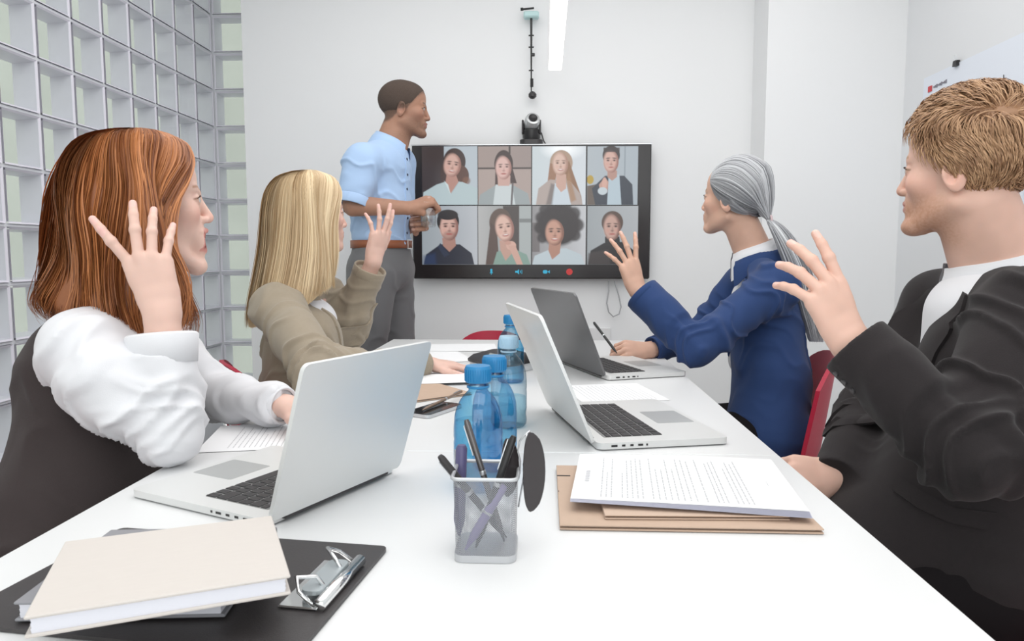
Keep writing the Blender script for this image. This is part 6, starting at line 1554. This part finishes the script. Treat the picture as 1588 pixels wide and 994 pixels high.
# ================================================================== E: blond man, front right
def blond_man():
    base = (0.72, 0.46, 0.37)
    D = 1.29; R = rotm(133, 2, 0); org = P(1494, 264, D); Mh = TM(R, org); inv = np.linalg.inv(Mh)
    nb = P(1548, 425, 1.31); V_, F_ = head_mesh(None, None, head_prims(tow(inv, nb), (0.060, 0.065), male=True, nose=0.95), 0.0020)
    parts = [(tow(Mh, V_), F_, paint_head(V_, base, (0.55, 0.26, 0.22), (0.36, 0.20, 0.10, 0.8), stubble=(0.42, 0.19, 0.09, 0.75), blush=(0.80, 0.36, 0.28)))]
    fwd = A3(math.cos(math.radians(155)), math.sin(math.radians(155)), 0); sd = A3(fwd[1], -fwd[0], 0)
    chest = P(1548, 575, 1.31); pel = P(1530, 900, 1.26); pel[2] = 0.54
    shL = P(1600, 500, 1.14); shR = P(1462, 478, 1.50)
    elL, wrL = P(1496, 700, 1.03), P(1316, 526, 1.12)
    L, nl = hand(wrL, P(1279, 438, 1.125)-wrL, V(0.20, 0.0, 0.98), 1, {'i': (4, 8, 6), 'm': (18, 16, 10), 'r': (28, 24, 14), 'p': (34, 24, 14)}, TH_FWD, 0.97, {'i': 3, 'm': -5, 'r': -12, 'p': -22}, (elL, (0.046, 0.043), (0.031, 0.026)), fat=1.02)
    V_, F_ = nets(L, 0.0018, 0.01); V_ = relax(V_, F_, 1, 0.3); parts.append((V_, F_, paint_hand(V_, vnormals(V_, F_), base, nl, (0.80, 0.52, 0.45))))
    wrR = P(1298, 738, 1.34); elR = P(1352, 640, 1.50)
    L, nl = hand(wrR, P(1255, 738, 1.33)-wrR, V(0.1, 0.5, 0.8), -1, {'i': (40, 40, 20), 'm': (45, 50, 20), 'r': (48, 50, 20), 'p': (50, 50, 20)}, TH_REL, 1.0, None, (elR, (0.046, 0.043), (0.031, 0.026)))
    V_, F_ = nets(L, 0.0026, 0.01); parts.append((V_, F_, paint_hand(V_, vnormals(V_, F_), base, nl, (0.80, 0.52, 0.45))))
    knL, knR = pel+fwd*0.42-sd*0.11+A3(0, 0, -0.03), pel+fwd*0.42+sd*0.11+A3(0, 0, -0.03)
    anL, anR = A3(knL[0], knL[1], 0.09), A3(knR[0], knR[1], 0.09)
    core = [cap(nb, chest, 0.055, 0.10, 0.03), cap(shR, shL, 0.055, 0.055, 0.04), ecap(chest, pel, (0.14, 0.10), (0.14, 0.11), sd, 0.04), cap(shR, elR, 0.046, 0.042, 0.03), cap(shL, elL, 0.046, 0.042, 0.03)]
    core += legs_prims(pel-sd*0.09, pel+sd*0.09, knL, knR, anL, anR, (0.08, 0.055, 0.05, 0.04))
    V_, F_ = nets(core, 0.012); parts.append((V_, F_, np.array(base)))
    o = person_mesh(parts, 'man with short reddish blond hair in black suit raising his hand, seated at front right', skin_mat('rosy'))
    eye_parts(o, Mh, (0.12, 0.2, 0.26))
    m = M_cloth['black']; axL = unit(wrL-elL); cL = wrL-axL*0.012; axR = unit(wrR-elR); cR = wrR+axR*0.012
    p1, f1 = sleeve(o, '', m, shL, elL, cL, (0.082, 0.072, 0.063, 0.053), axL, amp=0.008); p2, f2 = sleeve(o, '', m, shR, elR, cR, (0.075, 0.068, 0.058, 0.046), axR, amp=0.003)
    mid = (chest+pel)/2+A3(0, 0, 0.02)
    body = [ecap(chest+A3(0, 0, 0.02)-fwd*0.01, mid, (0.19, 0.135), (0.175, 0.145), sd, 0.04), ecap(mid, pel-A3(0, 0, 0.0), (0.175, 0.145), (0.19, 0.155), sd, 0.04), ecap(mid+fwd*0.05, pel+fwd*0.20+A3(0, 0, 0.015), (0.15, 0.10), (0.20, 0.10), sd, 0.06),
            cap(shL+A3(0, 0, 0.015), nb+A3(0, 0, -0.035), 0.068, 0.055, 0.04), cap(nb+A3(0, 0, -0.035), shR+A3(0, 0, 0.01), 0.055, 0.066, 0.04)]
    vg = chest+fwd*0.145
    body += [sub(ecap(vg+A3(0, 0, 0.16), vg+A3(0, 0, -0.10), (0.066, 0.07), (0.018, 0.04), sd, 0.012))]
    (jo, Vj, Fj) = clothing('suit_jacket', body+p1+p2, 0.0050, m, o, f1+f2+[(pel, chest, dict(amp=0.012, fa=12, fr=4, base=0.5, rad=0.3))])
    bj = bvh_of(Vj, Fj)
    W = M_cloth['white']
    for k in range(3):
        q = cL-axL*(0.014+k*0.017)+unit(P(1262, 590, 1.1)-cL)*0.052; loc, nr, _, _ = bj.find_nearest(Vector(q)); z_ = unit(nr); x_ = unit(np.cross(z_, A3(0, 0, 1))); Rb = np.stack([x_, np.cross(z_, x_), z_], 1)
        link('sleeve_button', MB().lathe([(0, 0.002), (0.004, 0.002), (0.0050, 0.001), (0.0050, -0.001)], 14, np.array(loc)+z_*0.001, R=Rb).mesh('sleeve_button'), M_dark, o)
    clothing('shirt', [ecap(chest+fwd*0.012+A3(0, 0, 0.10), chest+fwd*0.015+A3(0, 0, -0.14), (0.12, 0.112), (0.12, 0.114), sd, 0.03), cap(nb+A3(0, 0, -0.01), chest+A3(0, 0, 0.09), 0.062, 0.08, 0.02)], 0.006, W, o)
    collar_ring('shirt_collar', nb+A3(0, 0, 0.006), unit(org-nb-fwd*0.03), 0.069, 0.07, 0.038, W, o, fwd, gap=0.30, flare=0.014, drop=0.034)
    lapels(bj, o, nb, chest, fwd, sd, m, [(0.058, 0.150), (0.052, 0.09), (0.034, 0.0), (0.010, -0.13)], [(0.100, 0.140), (0.130, 0.085), (0.118, 0.02), (0.028, -0.15)])
    collar_ring('jacket_collar', nb+A3(0, 0, -0.022), unit(org-nb-fwd*0.03), 0.080, 0.07, 0.028, m, o, fwd, gap=0.75, flare=0.022, drop=0.036, thick=0.004)
    # flap pocket on the near side
    def ray(px, py):
        r = FW+RT*((px-794)/FPX)-UP*((py-497)/FPX); h, nr, _, _ = bj.ray_cast(Vector(C0), Vector(r)); return np.array(h) if h is not None else P(px, py, 1.0)
    A_ = [ray(1394, 738), ray(1430, 762), ray(1480, 788), ray(1546, 796)]; B_ = [ray(1386, 762), ray(1420, 786), ray(1470, 810), ray(1530, 822)]
    snap_strip(bj, A_, B_, 14, 4, 0.001, 0.003, 'pocket_flap', m, o)
    clothing('trousers', legs_prims(pel-sd*0.09, pel+sd*0.09, knL, knR, anL, anR, (0.10, 0.075, 0.06, 0.055)), 0.012, M_cloth['dark'], o)
    shoes(o, anL, fwd, M_cloth['shoe']); shoes(o, anR, fwd, M_cloth['shoe'])
    # short tousled hair
    hm = hair_mat('strawberry', (0.21, 0.095, 0.045), (0.68, 0.42, 0.235), 0.42)
    cs = A3(0, -0.014, 0.040); rng = np.random.RandomState(11)
    cap_ = [ell((0, -0.018, 0.040), (0.0840, 0.108, 0.094), k=0.02), ell((0, 0.034, 0.052), (0.066, 0.056, 0.062), k=0.03), ('cut', A3(0, 0.060, 0.068), unit(A3(0, 0.75, -0.5))), ('cut', A3(0, 0.022, 0), unit(A3(0, 0.95, -0.62))), ('cut', A3(0, -0.06, -0.070), unit(A3(0, 0.5, -1)))]
    V_, F_ = nets(cap_, 0.004); N_ = vnormals(V_, F_); V_ = V_+N_*(noise(V_*70)*0.003)[:, None]
    hc = link('hair', np_mesh('hair', tow(Mh, V_), F_, np.full((len(V_), 3), 0.22)), hm, o)
    Nn = 8500; S = []; sh = []
    while len(S) < Nn:
        d = unit(rng.normal(0, 1, 3)); e = A3(0.0755, 0.098, 0.083)+0.004; p = cs+d/np.sqrt(((d/e)**2).sum())
        x, y, z = p
        az = math.atan2(abs(x), y); hl = np.interp(az, [0, 0.5, 0.75, 1.1, 1.45, 1.75, 2.1, 2.6, 3.15], [0.088, 0.084, 0.068, 0.034, 0.012, 0.000, -0.032, -0.062, -0.070])
        if z < hl: continue
        nrm = unit(d/(e*e)); topw = np.clip((z-0.07)/0.04, 0, 1)
        fl_top = A3(-0.35*np.sign(-0.3+rng.rand()*0.2), 0.95, 0.10); fl_side = A3(0, -0.55 if y < 0.02 else -0.35, -0.85)
        fl = fl_top*topw+fl_side*(1-topw); wv = A3(*[noise(np.array([p*20+k*9]))[0] for k in range(3)])*0.60+rng.normal(0, 0.10, 3)
        fl = fl+wv; fl = unit(fl-nrm*(fl@nrm)); Ls = (0.036+0.026*topw)*rng.uniform(0.7, 1.15)*(0.75 if z < 0.0 else 1)
        lift = 0.010+0.012*topw+rng.rand()*0.006
        pts = [p, p+nrm*lift*0.7+fl*Ls*0.30, p+nrm*lift+fl*Ls*0.66-nrm*Ls*Ls*1.2, p+nrm*(lift*0.75)+fl*Ls-nrm*Ls*Ls*4.5]
        S.append(tow(Mh, np.array(pts))); sh.append(np.clip(0.42+0.22*noise(np.array([p*45]))[0]+0.12*topw+rng.normal(0, 0.13), 0, 1))
    S = cr(np.array(S), 9); ribbons('hair_strands', S, 0.0008, hm, hc, tow(Mh, cs), 3, shade=np.array(sh), taper=0.6)
blond_man()

# ------------------------------------------------------------------ chairs beside the people
q = P(360, 700, 1.98); chair((-0.665, 2.05, 0), math.radians(32-90), 'red chair under the blonde woman on the left')
chair((-0.98, 1.02, 0), math.radians(25-90), 'red chair under the red-haired woman at the front left')
chair((0.63, 2.25, 0), math.radians(168-90), 'red chair under the grey-haired woman on the right')
chair((0.93, 1.02, 0), math.radians(155-90), 'red chair under the blond man at the front right')
q = YP(746, 515, 3.05); chair((q[0]+0.03, 3.12, 0), math.radians(180), 'red chair at the far end of the table below the wall screen', 0.728, 0.40)
